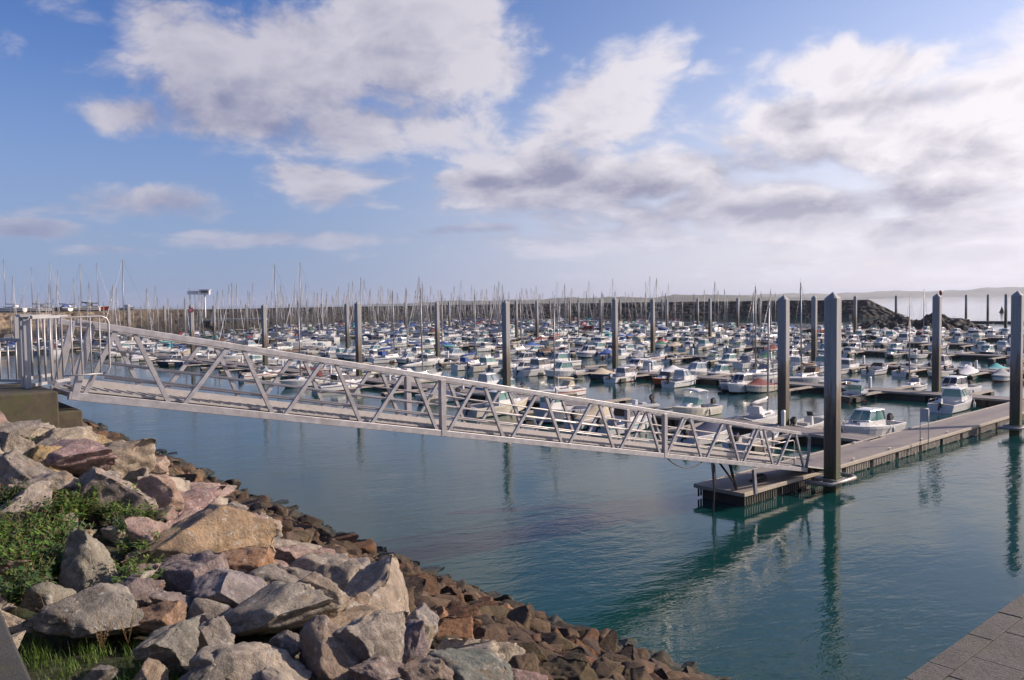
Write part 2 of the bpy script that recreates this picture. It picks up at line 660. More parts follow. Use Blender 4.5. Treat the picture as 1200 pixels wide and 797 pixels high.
def deck_material(axis):
    """ribbed grey-brown decking, boards across the pontoon, a darker track along the middle"""
    mt = bpy.data.materials.new('pontoon_decking')
    mt.use_nodes = True
    T = NT(mt.node_tree)
    b = T.n['Principled BSDF']
    tcn = T.node('ShaderNodeTexCoord')
    co = tcn.outputs['Object']
    x, y, z = T.xyz(co)
    w = T.node('ShaderNodeTexWave', wave_type='BANDS', bands_direction='X')
    T.put(w.inputs['Vector'], co)
    w.inputs['Scale'].default_value = 2.2
    gap = T.mapr(w.outputs['Fac'], 0.0, 0.12)
    brd = T.noise(T.comb(T.math('FLOOR', T.math('MULTIPLY', x, 7.0)), 0.0, 0.0), 3.1, 1, 0.5)
    n = T.noise(co, 2.0, 6, 0.65)
    c = T.mix(T.mapr(n, 0.3, 0.75), (0.27, 0.23, 0.205), (0.19, 0.16, 0.145))
    c = T.mix(T.mapr(brd, 0.3, 0.7, 0, 0.35), c, (0.30, 0.27, 0.25))
    wy = T.math('ADD', T.math('ABSOLUTE', T.math('SUBTRACT', y, 0.15)), T.math('MULTIPLY', T.math('SUBTRACT', T.noise(co, 0.6, 3), 0.5), 0.9))
    c = T.mix(T.mapr(wy, 0.55, 0.15, 0, 0.5), c, (0.15, 0.13, 0.145))
    c = T.mix(gap, (0.04, 0.035, 0.03), c)
    T.l.new(c, b.inputs['Base Color'])
    b.inputs['Roughness'].default_value = 0.72
    T.l.new(T.bump(gap, 1.0, 0.006), b.inputs['Normal'])
    return mt


DECKM = deck_material('x')
EDGEM = mat('pontoon_edge_wood', (0.42, 0.36, 0.29), 0.6, var=0.18, vscale=4, dirt=(0.2, 0.17, 0.13), dirt_amt=0.5, dscale=2)


# ------------------------------------------------------------------ water and far land
def water_material():
    mt = bpy.data.materials.new('harbour_water')
    mt.use_nodes = True
    T = NT(mt.node_tree)
    b = T.n['Principled BSDF']
    g = T.node('ShaderNodeNewGeometry')
    pos = g.outputs['Position']
    x, y, z = T.xyz(pos)
    # rotate into the wind's frame: ripples run roughly across the view
    p1 = T.comb(T.math('ADD', T.math('MULTIPLY', x, 0.55), T.math('MULTIPLY', y, 0.12)), T.math('SUBTRACT', T.math('MULTIPLY', y, 1.0), T.math('MULTIPLY', x, 0.35)), 0.0)
    n_big = T.noise(p1, 0.35, 3, 0.5, 0.4)
    n_mid = T.noise(p1, 1.5, 4, 0.55, 0.6)
    n_small = T.noise(p1, 5.5, 3, 0.5, 0.4)
    patch = T.mapr(T.noise(pos, 0.05, 3, 0.5), 0.38, 0.62, 0.25, 1.05, True)
    h = T.math('ADD', T.math('MULTIPLY', n_big, 0.036), T.math('MULTIPLY', n_mid, 0.030))
    h = T.math('ADD', h, T.math('MULTIPLY', n_small, 0.008))
    h = T.math('MULTIPLY', h, patch)
    T.l.new(T.bump(h, 1.0, 1.0), b.inputs['Normal'])
    murk = T.noise(pos, 0.06, 4, 0.6)
    c = T.mix(T.mapr(murk, 0.3, 0.7), (0.003, 0.032, 0.033), (0.006, 0.045, 0.044))
    T.l.new(c, b.inputs['Base Color'])
    b.inputs['Roughness'].default_value = 0.045
    b.inputs['IOR'].default_value = 1.333
    return mt


def grid_mesh(name, xs, ys, zf, mt, smooth=True):
    mb = MB()
    nx, ny = len(xs), len(ys)
    vs = [(x, y, zf(x, y)) for y in ys for x in xs]
    fs = [(j * nx + i, j * nx + i + 1, (j + 1) * nx + i + 1, (j + 1) * nx + i) for j in range(ny - 1) for i in range(nx - 1)]
    mb.add(vs, fs, 0, smooth)
    return mb.build(name, [mt])


mb = MB()
mb.add([(-30000, -3000, 0), (30000, -3000, 0), (30000, 40000, 0), (-30000, 40000, 0)], [(0, 1, 2, 3)])
water = mb.build('water', [water_material()])
tag(water, kind='structure')

mb = MB()
mb.add([(-30000, -3000, -6), (30000, -3000, -6), (30000, 40000, -6), (-30000, 40000, -6)], [(0, 1, 2, 3)])
tag(mb.build('seabed', [mat('seabed_mud', (0.08, 0.09, 0.06), 0.9)]), kind='structure')


def hill_strip(name, px0, px1, dist, prof, depth, mt, n=260, seed=1):
    """a long low coast: a ridge with real depth, feet in the sea"""
    mb = MB()
    rows = [(0, 0.0), (0.12, 0.35), (0.3, 0.75), (0.55, 1.0), (1.0, 0.6)]
    vs, fs = [], []
    for i in range(n):
        u = i / (n - 1)
        px = px0 + (px1 - px0) * u
        h = prof(u, px)
        d = ray(px, 350)
        d = Vector((d.x, d.y, 0)) / d.y
        for (k, hh) in rows:
            dd = dist + depth * k
            zz = h * hh * (1 + 0.22 * noise.noise(Vector((px * 0.05, k * 3 + seed, seed))))
            vs.append((d.x * dd, dd, zz - 0.3))
    m_ = len(rows)
    for i in range(n - 1):
        for j in range(m_ - 1):
            fs.append((i * m_ + j, (i + 1) * m_ + j, (i + 1) * m_ + j + 1, i * m_ + j + 1))
    mb.add(vs, fs, 0, True)
    o = mb.build(name, [mt])
    tag(o, kind='structure')
    return o


def coast_material(name, a, b_, scale):
    mt = bpy.data.materials.new(name)
    mt.use_nodes = True
    T = NT(mt.node_tree)
    b = T.n['Principled BSDF']
    g = T.node('ShaderNodeNewGeometry')
    n = T.noise(g.outputs['Position'], scale, 6, 0.65)
    v = T.voro(g.outputs['Position'], scale * 4, out='Color')
    c = T.mix(T.mapr(n, 0.35, 0.65), a, b_)
    T.l.new(c, b.inputs['Base Color'])
    b.inputs['Roughness'].default_value = 0.95
    return mt


def tri(u, a, b_, c, d):
    if u < a or u > d:
        return 0
    if u < b_:
        return (u - a) / (b_ - a)
    if u > c:
        return (d - u) / (d - c)
    return 1


def prof_near(u, px):
    h = 5 + 16 * tri(px, 430, 640, 820, 1010) + 8 * noise.noise(Vector((px * 0.02, 3, 1))) + 5 * noise.noise(Vector((px * 0.09, 1, 1)))
    h += 9 * tri(px, 770, 790, 850, 900)
    return max(0.5, h * tri(px, 400, 470, 900, 1060))


hill_strip('far_coast_hill', 400, 1060, 3400, prof_near, 900, coast_material('wooded_coast', (0.05, 0.06, 0.03), (0.13, 0.12, 0.07), 0.006))


def prof_far(u, px):
    h = 42 + 18 * noise.noise(Vector((px * 0.008, 7, 1))) + 6 * noise.noise(Vector((px * 0.06, 7, 1)))
    h += 34 * tri(px, 1090, 1170, 1400, 1500)
    return max(1, h * tri(px, 700, 900, 1500, 1700))


hill_strip('distant_headland', 700, 1700, 6500, prof_far, 1200, coast_material('distant_coast', (0.10, 0.11, 0.07), (0.22, 0.19, 0.13), 0.003), seed=4)

# ------------------------------------------------------------------ rocks
def rock_mesh(seed, sub=3, planes=14, rough=0.035, stretch=(1, 1, 1)):
    r = random.Random(seed)
    bm = bmesh.new()
    bmesh.ops.create_icosphere(bm, subdivisions=sub, radius=1.0)
    pl = []
    for i in range(planes):
        n = Vector((r.gauss(0, 1), r.gauss(0, 1), r.gauss(0, 0.8))).normalized()
        pl.append((n, r.uniform(0.36, 0.72)))
    off = Vector((r.uniform(0, 50), r.uniform(0, 50), r.uniform(0, 50)))
    for v in bm.verts:
        p = v.co.copy()
        p += p.normalized() * 0.25 * noise.noise(p * 1.1 + off)
        for n, d in pl:
            e = p.dot(n) - d
            if e > 0:
                p -= n * e * 0.985
        nn = v.co.normalized()
        p += nn * (noise.fractal(p * 3.0 + off, 0.7, 2.1, 6) * rough - max(0.0, 0.22 - abs(noise.noise(p * 2.3 + off))) * rough * 3.2 + (noise.cell(p * 5.0 + off * 2) - 0.5) * rough * 0.28)
        v.co = p
    # normalise to a unit box
    xs = [v.co.x for v in bm.verts]
    ys = [v.co.y for v in bm.verts]
    zs = [v.co.z for v in bm.verts]
    cx, cy, cz = (max(xs) + min(xs)) / 2, (max(ys) + min(ys)) / 2, (max(zs) + min(zs)) / 2
    sx, sy, sz = (max(xs) - min(xs)), (max(ys) - min(ys)), (max(zs) - min(zs))
    for v in bm.verts:
        v.co = Vector(((v.co.x - cx) / sx, (v.co.y - cy) / sy, (v.co.z - cz) / sz))
    for f in bm.faces:
        f.smooth = True
    me = bpy.data.meshes.new('rock')
    bm.to_mesh(me)
    bm.free()
    return me


def rock_material(name, attr=False, wet=False):
    mt = bpy.data.materials.new(name)
    mt.use_nodes = True
    T = NT(mt.node_tree)
    b = T.n['Principled BSDF']
    g = T.node('ShaderNodeNewGeometry')
    pos = g.outputs['Position']
    if attr:
        a = T.node('ShaderNodeAttribute', attribute_name='tint')
        tint = a.outputs['Color']
    else:
        oi = T.node('ShaderNodeObjectInfo')
        tint = oi.outputs['Color']
    big = T.noise(pos, 2.6, 6, 0.62, 0.5)
    fine = T.noise(pos, 26, 6, 0.7)
    spk = T.voro(pos, 95, out='Distance')
    vein = T.node('ShaderNodeTexWave', wave_type='BANDS', bands_direction='DIAGONAL')
    T.put(vein.inputs['Vector'], pos)
    vein.inputs['Scale'].default_value = 2.3
    vein.inputs['Distortion'].default_value = 9.0
    vein.inputs['Detail'].default_value = 4
    dark = T.mix(1.0, tint, (0.46, 0.44, 0.44), 'MULTIPLY')
    pale = T.mix(1.0, tint, (1.06, 1.03, 1.0), 'MULTIPLY')
    gry = T.noise(pos, 1.7, 5, 0.6)
    tint = T.mix(T.mapr(gry, 0.35, 0.65, 0.0, 0.42), tint, (0.25, 0.235, 0.22) if not wet else (0.07, 0.06, 0.05))
    dark = T.mix(1.0, tint, (0.38, 0.36, 0.35), 'MULTIPLY')
    pale = T.mix(1.0, tint, (1.16, 1.10, 1.02) if not wet else (1.22, 1.10, 0.95), 'MULTIPLY')
    c = T.mix(T.mapr(big, 0.32, 0.68), dark, pale)
    c = T.mix(T.mapr(vein.outputs['Fac'], 0.80, 1.0, 0, 0.22), c, (0.50, 0.42, 0.33) if not wet else (0.20, 0.13, 0.07))
    rust = T.noise(pos, 3.7, 5, 0.6, 0.8)
    c = T.mix(T.mapr(rust, 0.60, 0.74, 0, 0.65), c, (0.30, 0.16, 0.06) if not wet else (0.16, 0.08, 0.035))
    c = T.mix(T.mapr(fine, 0.38, 0.66, 0.0, 0.6), c, T.mix(1.0, tint, (0.45, 0.43, 0.42), 'MULTIPLY'))
    # lichen: pale grey and ochre spots on the dry rocks; dark weed and slime near the water
    if not wet:
        li = T.noise(pos, 9, 7, 0.7, 0.3)
        c = T.mix(T.mapr(li, 0.58, 0.64, 0, 0.55), c, (0.46, 0.45, 0.41))
        li2 = T.noise(T.vmath('ADD', pos, (7, 3, 1)), 7, 7, 0.7, 0.3)
        c = T.mix(T.mapr(li2, 0.64, 0.68, 0, 0.7), c, (0.10, 0.10, 0.095))
    x, y, z = T.xyz(pos)
    zz = T.math('ADD', z, T.math('MULTIPLY', T.math('SUBTRACT', big, 0.5), 1.2))
    c = T.mix(T.mapr(zz, 1.9, 0.7), c, (0.022, 0.022, 0.014))
    T.l.new(c, b.inputs['Base Color'])
    rg = T.mapr(zz, 1.4, 0.1, 0.85, 0.35)
    T.l.new(rg, b.inputs['Roughness'])
    b.inputs['Specular IOR Level'].default_value = 0.35
    ch = T.voro(pos, 6.0, feature='DISTANCE_TO_EDGE')
    h = T.math('ADD', T.math('MULTIPLY', T.noise(pos, 7, 8, 0.72), 0.075), T.math('MULTIPLY', fine, 0.028))
    h = T.math('ADD', h, T.math('MULTIPLY', T.noise(pos, 60, 4, 0.7), 0.006))
    h = T.math('ADD', h, T.math('MULTIPLY', spk, 0.004))
    T.l.new(T.bump(h, 0.9, 1.0), b.inputs['Normal'])
    return mt


ROCK_DRY = rock_material('dry_rock')
ROCK_TIDE = rock_material('tidal_rock', wet=True)
RUB_DRY = rock_material('dry_rubble', attr=True)
RUB_TIDE = rock_material('tidal_rubble', attr=True, wet=True)

HI = [rock_mesh(100 + i, 5, 13 + i % 6, 0.055) for i in range(12)]
MID = [rock_mesh(200 + i, 4, 12 + i % 7, 0.045) for i in range(16)]
LOW = [rock_mesh(300 + i, 3, 10 + i % 7, 0.04) for i in range(16)]
for me in HI + MID + LOW:
    me.materials.append(ROCK_DRY)

PINK, BUFF, GREY, LIGHT = (0.42, 0.295, 0.265), (0.46, 0.36, 0.25), (0.32, 0.29, 0.26), (0.49, 0.44, 0.37)
PURP, ORNG, GRNG, BRWN = (0.27, 0.215, 0.22), (0.34, 0.19, 0.10), (0.20, 0.22, 0.19), (0.20, 0.13, 0.09)
OLIVE, DKBR, REDB = (0.17, 0.135, 0.075), (0.115, 0.075, 0.055), (0.23, 0.115, 0.08)


def on_bank(px, py, lift=0.0):
    d = ray(px, py)
    o = Vector((0, 0, CAM_Z))
    t = 2.0
    for _ in range(2600):
        p = o + d * t
        s, _t = to_st(p)
        if p.z <= bank_z(s, _t) + lift:
            return p
        t += 0.03
    return p


def place_rock(me, loc, size, rot, col, material=None):
    o = bpy.data.objects.new('rock', me)
    COL.objects.link(o)
    o.location = loc
    o.scale = size
    o.rotation_euler = rot
    o.color = (*col, 1)
    if material is not None and material is not me.materials[0]:
        o.material_slots[0].link = 'OBJECT'
        o.material_slots[0].material = material
    return o


placed = []        # (x, y, radius)
# px, py, w, h of each big boulder of the photograph, colour, its label
HERO = [
    (290, 770, 128, 78, LIGHT, 'pale pinkish grey boulder with a broad dished top, by the corner of the grass'),
    (318, 712, 132, 66, (0.38, 0.35, 0.30), 'long flat-topped grey boulder with a tan vertical face'),
    (392, 748, 84, 104, (0.32, 0.25, 0.20), 'upright brown boulder with a yellow vein down its edge'),
    (440, 742, 90, 104, (0.44, 0.40, 0.36), 'large pale rounded boulder behind the yellow-veined brown one'),
    (222, 662, 76, 66, PURP, 'dark purple wedge boulder beside the leafy weeds'),
    (245, 622, 150, 88, (0.50, 0.36, 0.22), 'big smooth buff boulder sloping towards the water'),
    (192, 622, 84, 78, PINK, 'rose pink boulder with curved scars, against the big buff one'),
    (130, 566, 96, 84, (0.33, 0.28, 0.26), 'large rough grey-brown boulder above the leafy weeds'),
    (172, 572, 80, 66, (0.47, 0.33, 0.25), 'cracked peach coloured boulder between the grey-brown and pink ones'),
    (22, 588, 78, 54, LIGHT, 'whitish boulder at the top edge of the leafy weeds'),
    (62, 562, 66, 44, (0.40, 0.35, 0.30), 'light grey boulder behind the whitish one at the weeds'),
    (54, 530, 46, 40, (0.47, 0.34, 0.15), 'small ochre yellow boulder below the concrete foot'),
    (112, 642, 70, 84, (0.33, 0.32, 0.26), 'grey-green boulder standing among the leafy weeds'),
    (104, 716, 124, 54, (0.29, 0.28, 0.25), 'long low grey slab lying at the edge of the grass'),
    (62, 694, 62, 42, (0.27, 0.26, 0.21), 'mossy olive boulder behind the low grey slab'),
    (205, 748, 80, 60, (0.24, 0.24, 0.22), 'dark speckled boulder at the grass edge'),
    (184, 722, 62, 34, ORNG, 'small rusty orange rock between the grey slab and the speckled boulder'),
    (150, 694, 80, 36, PURP, 'low purple rock behind the long grey slab'),
    (205, 700, 60, 34, (0.24, 0.20, 0.20), 'low shaded rock under the purple wedge boulder'),
    (278, 686, 100, 52, (0.30, 0.27, 0.29), 'lilac grey boulder with a sharp ridge'),
    (355, 694, 92, 70, (0.44, 0.37, 0.29), 'smooth tan boulder sloping away behind the flat-topped one'),
    (408, 704, 40, 44, (0.42, 0.31, 0.22), 'small tan boulder between the smooth tan one and the purple slab'),
    (476, 744, 44, 88, (0.26, 0.21, 0.25), 'tall purple slab leaning against the pale rounded boulder'),
    (492, 722, 42, 54, (0.36, 0.34, 0.35), 'grey knuckle of rock behind the tall purple slab'),
    (430, 692, 54, 32, (0.33, 0.29, 0.27), 'grey rock at the edge of the brown ones'),
    (548, 788, 128, 52, (0.17, 0.20, 0.18), 'dark green-grey whaleback boulder at the lower edge'),
    (610, 792, 60, 32, (0.38, 0.25, 0.26), 'pink rock beside the green-grey whaleback boulder'),
    (355, 655, 78, 46, PINK, 'pink boulder at the edge of the brown rocks'),
    (290, 655, 58, 38, ORNG, 'orange-brown boulder wedged behind the ridge one'),
    (284, 636, 38, 42, (0.42, 0.39, 0.34), 'white shard standing behind the orange-brown boulder'),
    (330, 640, 80, 34, (0.43, 0.38, 0.32), 'long pale boulder running down to the brown rocks'),
    (16, 512, 44, 58, (0.35, 0.32, 0.28), 'grey boulder at the outermost edge of the slope, below the concrete foot'),
    (14, 474, 44, 30, (0.38, 0.35, 0.29), 'flat pale rock right under the railing'),
    (14, 486, 34, 22, PINK, 'small pink rock under the railing'),
    (44, 488, 40, 34, (0.13, 0.14, 0.14), 'dark slate rock leaning on the concrete foot'),
    (76, 512, 74, 50, (0.42, 0.37, 0.29), 'pale mottled boulder in front of the concrete foot'),
    (94, 512, 72, 22, (0.47, 0.36, 0.18), 'narrow ochre log-shaped rock against the concrete foot'),
    (70, 532, 100, 44, (0.39, 0.26, 0.27), 'long pink boulder with a folded face below the concrete foot'),
    (150, 528, 66, 36, (0.40, 0.37, 0.31), 'flat pale boulder on the brink of the brown rocks'),
    (215, 588, 90, 40, (0.36, 0.25, 0.26), 'long wine-coloured boulder above the big buff one'),
    (175, 542, 46, 26, (0.44, 0.33, 0.26), 'small peach rock near the brink of the slope'),
    (105, 528, 50, 40, (0.40, 0.28, 0.27), 'pink boulder between the folded one and the brink'),
    (250, 570, 60, 26, (0.38, 0.28, 0.26), 'pinkish slab at the brink beside the brown rocks'),
    (300, 612, 56, 30, (0.42, 0.36, 0.29), 'pale slab at the brink above the long pale boulder'),
    (330, 752, 54, 34, (0.27, 0.24, 0.22), 'small shaded rock wedged behind the dished boulder'),
    (240, 790, 70, 30, (0.2, 0.19, 0.17), 'dark half-buried rock below the dished boulder'),
    (500, 782, 60, 46, (0.30, 0.24, 0.20), 'brown rock below the tall purple slab'),
    (448, 786, 74, 30, (0.30, 0.24, 0.22), 'brown rock at the lower edge below the pale rounded boulder'),
]
for i, (px, py, w, h, col, lab) in enumerate(HERO):
    p = on_bank(px, py + h * 0.25, 0.12)
    d = (p - Vector((0, 0, CAM_Z))).dot(_f)
    lim = 18.6 if px > 60 or py > 500 else 19.6
    if d > lim:
        p = Vector((0, 0, CAM_Z)) + (p - Vector((0, 0, CAM_Z))) * (lim / d)
        d = lim
    sw, sh = w * d / FPX * 1.10, h * d / FPX
    r = random.Random(i + 40)
    dep = sw * r.uniform(0.7, 0.95)
    # seen from above: part of the apparent height is depth
    hz = max(sh * 1.05, sw * 0.45)
    view = Vector((p.x, p.y, 0)).normalized()
    c = p + view * dep * 0.20
    c.z = p.z - hz * 0.06
    rz = math.atan2(view.y, view.x) - math.pi / 2
    o = place_rock(HI[i % len(HI)], c, (sw, dep, hz), (r.uniform(-0.25, 0.25), r.uniform(-0.3, 0.3), rz + r.uniform(-0.35, 0.35)), col)
    o.name = 'boulder'
    tag(o, lab, 'boulder', 'pale boulders of the upper slope')
    placed.append((c.x, c.y, max(sw, dep) * 0.42))

# fill: dart throwing over the slope
GRID = {}


def ok_spot(x, y, r):
    gx, gy = int(x // 1.2), int(y // 1.2)
    for i in range(-1, 2):
        for j in range(-1, 2):
            for (a, b_, c) in GRID.get((gx + i, gy + j), ()):
                if (a - x) ** 2 + (b_ - y) ** 2 < ((r + c) * 0.80) ** 2:
                    return False
    return True


def note_spot(x, y, r):
    GRID.setdefault((int(x // 1.2), int(y // 1.2)), []).append((x, y, r))


for q in placed:
    note_spot(*q)
GRASS_OK = lambda px, py: px < 200 and py > 560 + 0 * px


def in_weeds(p):
    px, py, _ = P(p)
    return (px < 190 and py > 585) or (px < 330 and py > 760) or (px < 150 and py > 720)


def edge_s(t):
    pts = [(-10.5, 10.2), (-6.0, 9.0), (-2.0, 8.7), (3.0, 9.6), (20.0, 10.2)]
    if t <= pts[0][0]:
        return pts[0][1]
    for i in range(len(pts) - 1):
        if t <= pts[i + 1][0]:
            f = (t - pts[i][0]) / (pts[i + 1][0] - pts[i][0])
            return pts[i][1] + f * (pts[i + 1][1] - pts[i][1])
    return pts[-1][1]


cand = []
rr = random.Random(11)
for pas, (rmin, rmax, tries) in enumerate(((0.55, 0.85, 2600), (0.34, 0.55, 9000), (0.2, 0.34, 26000), (0.11, 0.2, 34000))):
    for _ in range(tries):
        s = rr.uniform(-1.4, 16.2)
        t = -22 + 110 * rr.random() ** (1.25)
        tide = s < edge_s(t) + 0.9 + 0.5 * math.sin(t * 0.7) + rr.uniform(-0.5, 0.5)
        if tide and pas == 0 and (rr.random() < 0.85 or t < 4):
            continue
        if not tide and pas == 3 and rr.random() < 0.6:
            continue
        if t > 45 and pas == 3:
            continue
        r_ = rr.uniform(rmin, rmax) * (0.74 if tide else 1.0)
        z = bank_z(s, t)
        p = st(s, t, z)
        px, py, dep = P(p)
        if dep < 1 or px < -120 or px > 1300 or py > 1000:
            continue
        if p.y < 2.5 and abs(p.x) < 2:
            continue
        if in_weeds(p) and not (pas >= 2 and rr.random() < 0.1):
            continue
        if not ok_spot(p.x, p.y, r_):
            continue
        # keep clear of the abutment
        a, b_ = to_st(p)
        if 11.6 < a < 30 and 0.6 < b_ < 7.0 and z > 5.0:
            continue
        note_spot(p.x, p.y, r_)
        cand.append((p, r_, tide, dep))
DRYCOL = [LIGHT, LIGHT, BUFF, PINK, (0.45, 0.38, 0.30), GREY, LIGHT, (0.40, 0.30, 0.26), (0.36, 0.33, 0.30)]
TIDECOL = [tuple(0.62 * q for q in c) for c in [BRWN, BRWN, DKBR, OLIVE, REDB, (0.24, 0.17, 0.11), (0.16, 0.12, 0.10), (0.27, 0.20, 0.13), DKBR, (0.40, 0.23, 0.14), (0.33, 0.17, 0.09)]]
seen = [c for c in cand if -20 < P(c[0])[0] < 1220 and P(c[0])[1] < 830]
key = lambda c: c[1] / c[3]
dry = sorted([c for c in seen if not c[2]], key=key, reverse=True)[:150]
tid = sorted([c for c in seen if c[2]], key=key, reverse=True)[:290]
single = set(id(c) for c in dry + tid)


def near_name(px, py, tide):
    return None


solo = []
rub = {False: [], True: []}
for c in cand:
    p, r_, tide, dep = c
    q = random.Random(int(p.x * 1000) ^ int(p.y * 977))
    col = q.choice(TIDECOL if tide else DRYCOL)
    k = q.uniform(0.55, 1.45) if tide else q.uniform(0.85, 1.15)
    col = tuple(x * k for x in col)
    a = q.uniform(1.0, 1.45)
    size = (2.15 * r_ * a, 2.15 * r_ / a * q.uniform(0.95, 1.2), 1.5 * r_ * q.uniform(0.75, 1.15))
    rot = (q.uniform(-0.5, 0.5), q.uniform(-0.5, 0.5), q.uniform(0, 6.3))
    loc = (p.x, p.y, p.z + r_ * (0.12 if tide else -0.08))
    if id(c) in single:
        pxr = r_ * FPX / dep
        me = q.choice(HI if pxr > 26 else MID if pxr > 9 else LOW)
        o = place_rock(me, loc, size, rot, col, ROCK_TIDE if tide else ROCK_DRY)
        o.name = 'rock' if tide else 'boulder'
        if tide:
            tag(o, 'brown weathered rock among the tumbled ones of the lower slope', 'rock', 'brown rocks of the tidal slope')
        else:
            tag(o, 'smaller pale boulder filling between the larger ones of the upper slope', 'boulder', 'small boulders filling the upper slope')
    else:
        rub[tide].append((q.choice(LOW), loc, size, rot, col))


def merge_rocks(name, items, mt, label):
    vs, fs, cols = [], [], []
    cache = {}
    off = 0
    for me, loc, size, rot, col in items:
        if me.name not in cache:
            a = np.empty(len(me.vertices) * 3)
            me.vertices.foreach_get('co', a)
            f = np.empty(len(me.polygons) * 3, dtype=np.int64)
            me.polygons.foreach_get('vertices', f)
            cache[me.name] = (a.reshape(-1, 3), f.reshape(-1, 3))
        a, f = cache[me.name]
        M = np.array(Euler(rot).to_matrix())
        vs.append((a * np.array(size)) @ M.T + np.array(loc))
        fs.append(f + off)
        cols.append(np.tile(np.array([*col, 1.0]), (len(a), 1)))
        off += len(a)
    V, F, C_ = np.concatenate(vs), np.concatenate(fs), np.concatenate(cols)
    me = bpy.data.meshes.new(name)
    me.vertices.add(len(V))
    me.vertices.foreach_set('co', V.ravel())
    me.loops.add(len(F) * 3)
    me.loops.foreach_set('vertex_index', F.ravel())
    me.polygons.add(len(F))
    me.polygons.foreach_set('loop_start', np.arange(0, len(F) * 3, 3))
    me.polygons.foreach_set('use_smooth', np.ones(len(F), dtype=bool))
    at = me.color_attributes.new('tint', 'FLOAT_COLOR', 'POINT')
    at.data.foreach_set('color', C_.ravel())
    me.update()
    me.validate()
    me.materials.append(mt)
    o = bpy.data.objects.new(name, me)
    COL.objects.link(o)
    tag(o, label, 'rubble', kind='stuff')
    return o


merge_rocks('tidal_rock_rubble', rub[True], RUB_TIDE, 'small brown rubble between the tidal rocks')
merge_rocks('pale_rock_rubble', rub[False], RUB_DRY, 'small pale rubble between the boulders')

# the bank under the rocks
def bank_sheet():
    ss = [-14, -8, -4, -2] + [x * 0.5 for x in range(-2, 34)]
    ts = [-40 + i * 1.5 for i in range(110)]
    vs, fs = [], []
    for t in ts:
        for s in ss:
            z = bank_z(s, t) if s > -2 else 0.475 * s
            z = z - (0.34 if s < 9.0 else 0.16) + 0.10 * noise.noise(Vector((s * 0.9, t * 0.9, 2)))
            vs.append(st(s, t, max(z, -5.5)))
    n = len(ss)
    for j in range(len(ts) - 1):
        for i in range(n - 1):
            fs.append((j * n + i, j * n + i + 1, (j + 1) * n + i + 1, (j + 1) * n + i))
    mb = MB()
    mb.add(vs, fs, 0, True)
    mt = bpy.data.materials.new('bank_earth')
    mt.use_nodes = True
    T = NT(mt.node_tree)
    b = T.n['Principled BSDF']
    g = T.node('ShaderNodeNewGeometry')
    n_ = T.noise(g.outputs['Position'], 5, 7, 0.65)
    c = T.mix(T.mapr(n_, 0.3, 0.7), (0.02, 0.017, 0.012), (0.055, 0.042, 0.028))
    c = T.mix(T.mapr(T.noise(g.outputs['Position'], 1.4, 5, 0.6), 0.42, 0.6, 0, 0.8), c, (0.03, 0.05, 0.012))
    T.l.new(c, b.inputs['Base Color'])
    b.inputs['Roughness'].default_value = 0.95
    T.l.new(T.bump(n_, 1.0, 0.06), b.inputs['Normal'])
    o = mb.build('embankment_ground', [mt])
    tag(o, kind='structure')


bank_sheet()

# ------------------------------------------------------------------ quay edge (lower left kerb), quay ground, stone mole (lower right)
def concrete(name, a, b_, moss=0.3, joints=None, angle=0.0):
    mt = bpy.data.materials.new(name)
    mt.use_nodes = True
    T = NT(mt.node_tree)
    b = T.n['Principled BSDF']
    tcn = T.node('ShaderNodeTexCoord')
    co = tcn.outputs['Object']
    n = T.noise(co, 3, 8, 0.7)
    f = T.noise(co, 60, 5, 0.7)
    c = T.mix(T.mapr(n, 0.3, 0.7), a, b_)
    c = T.mix(T.mapr(f, 0.4, 0.7, 0, 0.4), c, tuple(x * 0.5 for x in a))
    if moss:
        mo = T.noise(co, 1.7, 7, 0.7, 0.4)
        c = T.mix(T.mapr(mo, 0.5, 0.62, 0, moss), c, (0.06, 0.065, 0.025))
    T.l.new(c, b.inputs['Base Color'])
    b.inputs['Roughness'].default_value = 0.9
    h = T.math('ADD', T.math('MULTIPLY', f, 0.008), T.math('MULTIPLY', n, 0.012))
    T.l.new(T.bump(h, 1.0, 1.0), b.inputs['Normal'])
    return mt


CONC = concrete('weathered_concrete', (0.10, 0.082, 0.055), (0.035, 0.03, 0.02), 0.75)
KERB = concrete('kerb_stone', (0.065, 0.062, 0.057), (0.03, 0.03, 0.026), 0.55)
def mole_stone():
    mt = concrete('mole_stone', (0.125, 0.115, 0.105), (0.05, 0.046, 0.043), 0.4)
    T = NT(mt.node_tree)
    b = T.n['Principled BSDF']
    tcn = T.node('ShaderNodeTexCoord')
    g = T.node('ShaderNodeNewGeometry')
    co = tcn.outputs['Object']
    old = b.inputs['Base Color'].links[0].from_socket
    spk = T.noise(co, 130, 3, 0.8)
    c = T.mix(T.mapr(spk, 0.52, 0.62, 0, 0.6), old, (0.22, 0.205, 0.19))
    pit = T.noise(co, 34, 5, 0.75)
    c = T.mix(T.mapr(pit, 0.50, 0.36, 0, 0.85), c, (0.035, 0.03, 0.028))
    c = T.mix(T.mapr(T.noise(co, 0.9, 3, 0.5), 0.4, 0.6, 0, 0.3), c, (0.15, 0.137, 0.125))
    T.l.new(c, b.inputs['Base Color'])
    w = T.node('ShaderNodeTexWave', wave_type='BANDS', bands_direction='X')
    T.put(w.inputs['Vector'], co)
    w.inputs['Scale'].default_value = 9
    w.inputs['Distortion'].default_value = 1.5
    h = T.math('ADD', T.math('MULTIPLY', pit, 0.012), T.math('MULTIPLY', w.outputs['Fac'], 0.0012))
    T.l.new(T.bump(T.math('ADD', h, T.math('MULTIPLY', spk, 0.006)), 1.0, 1.0), b.inputs['Normal'])
    return mt


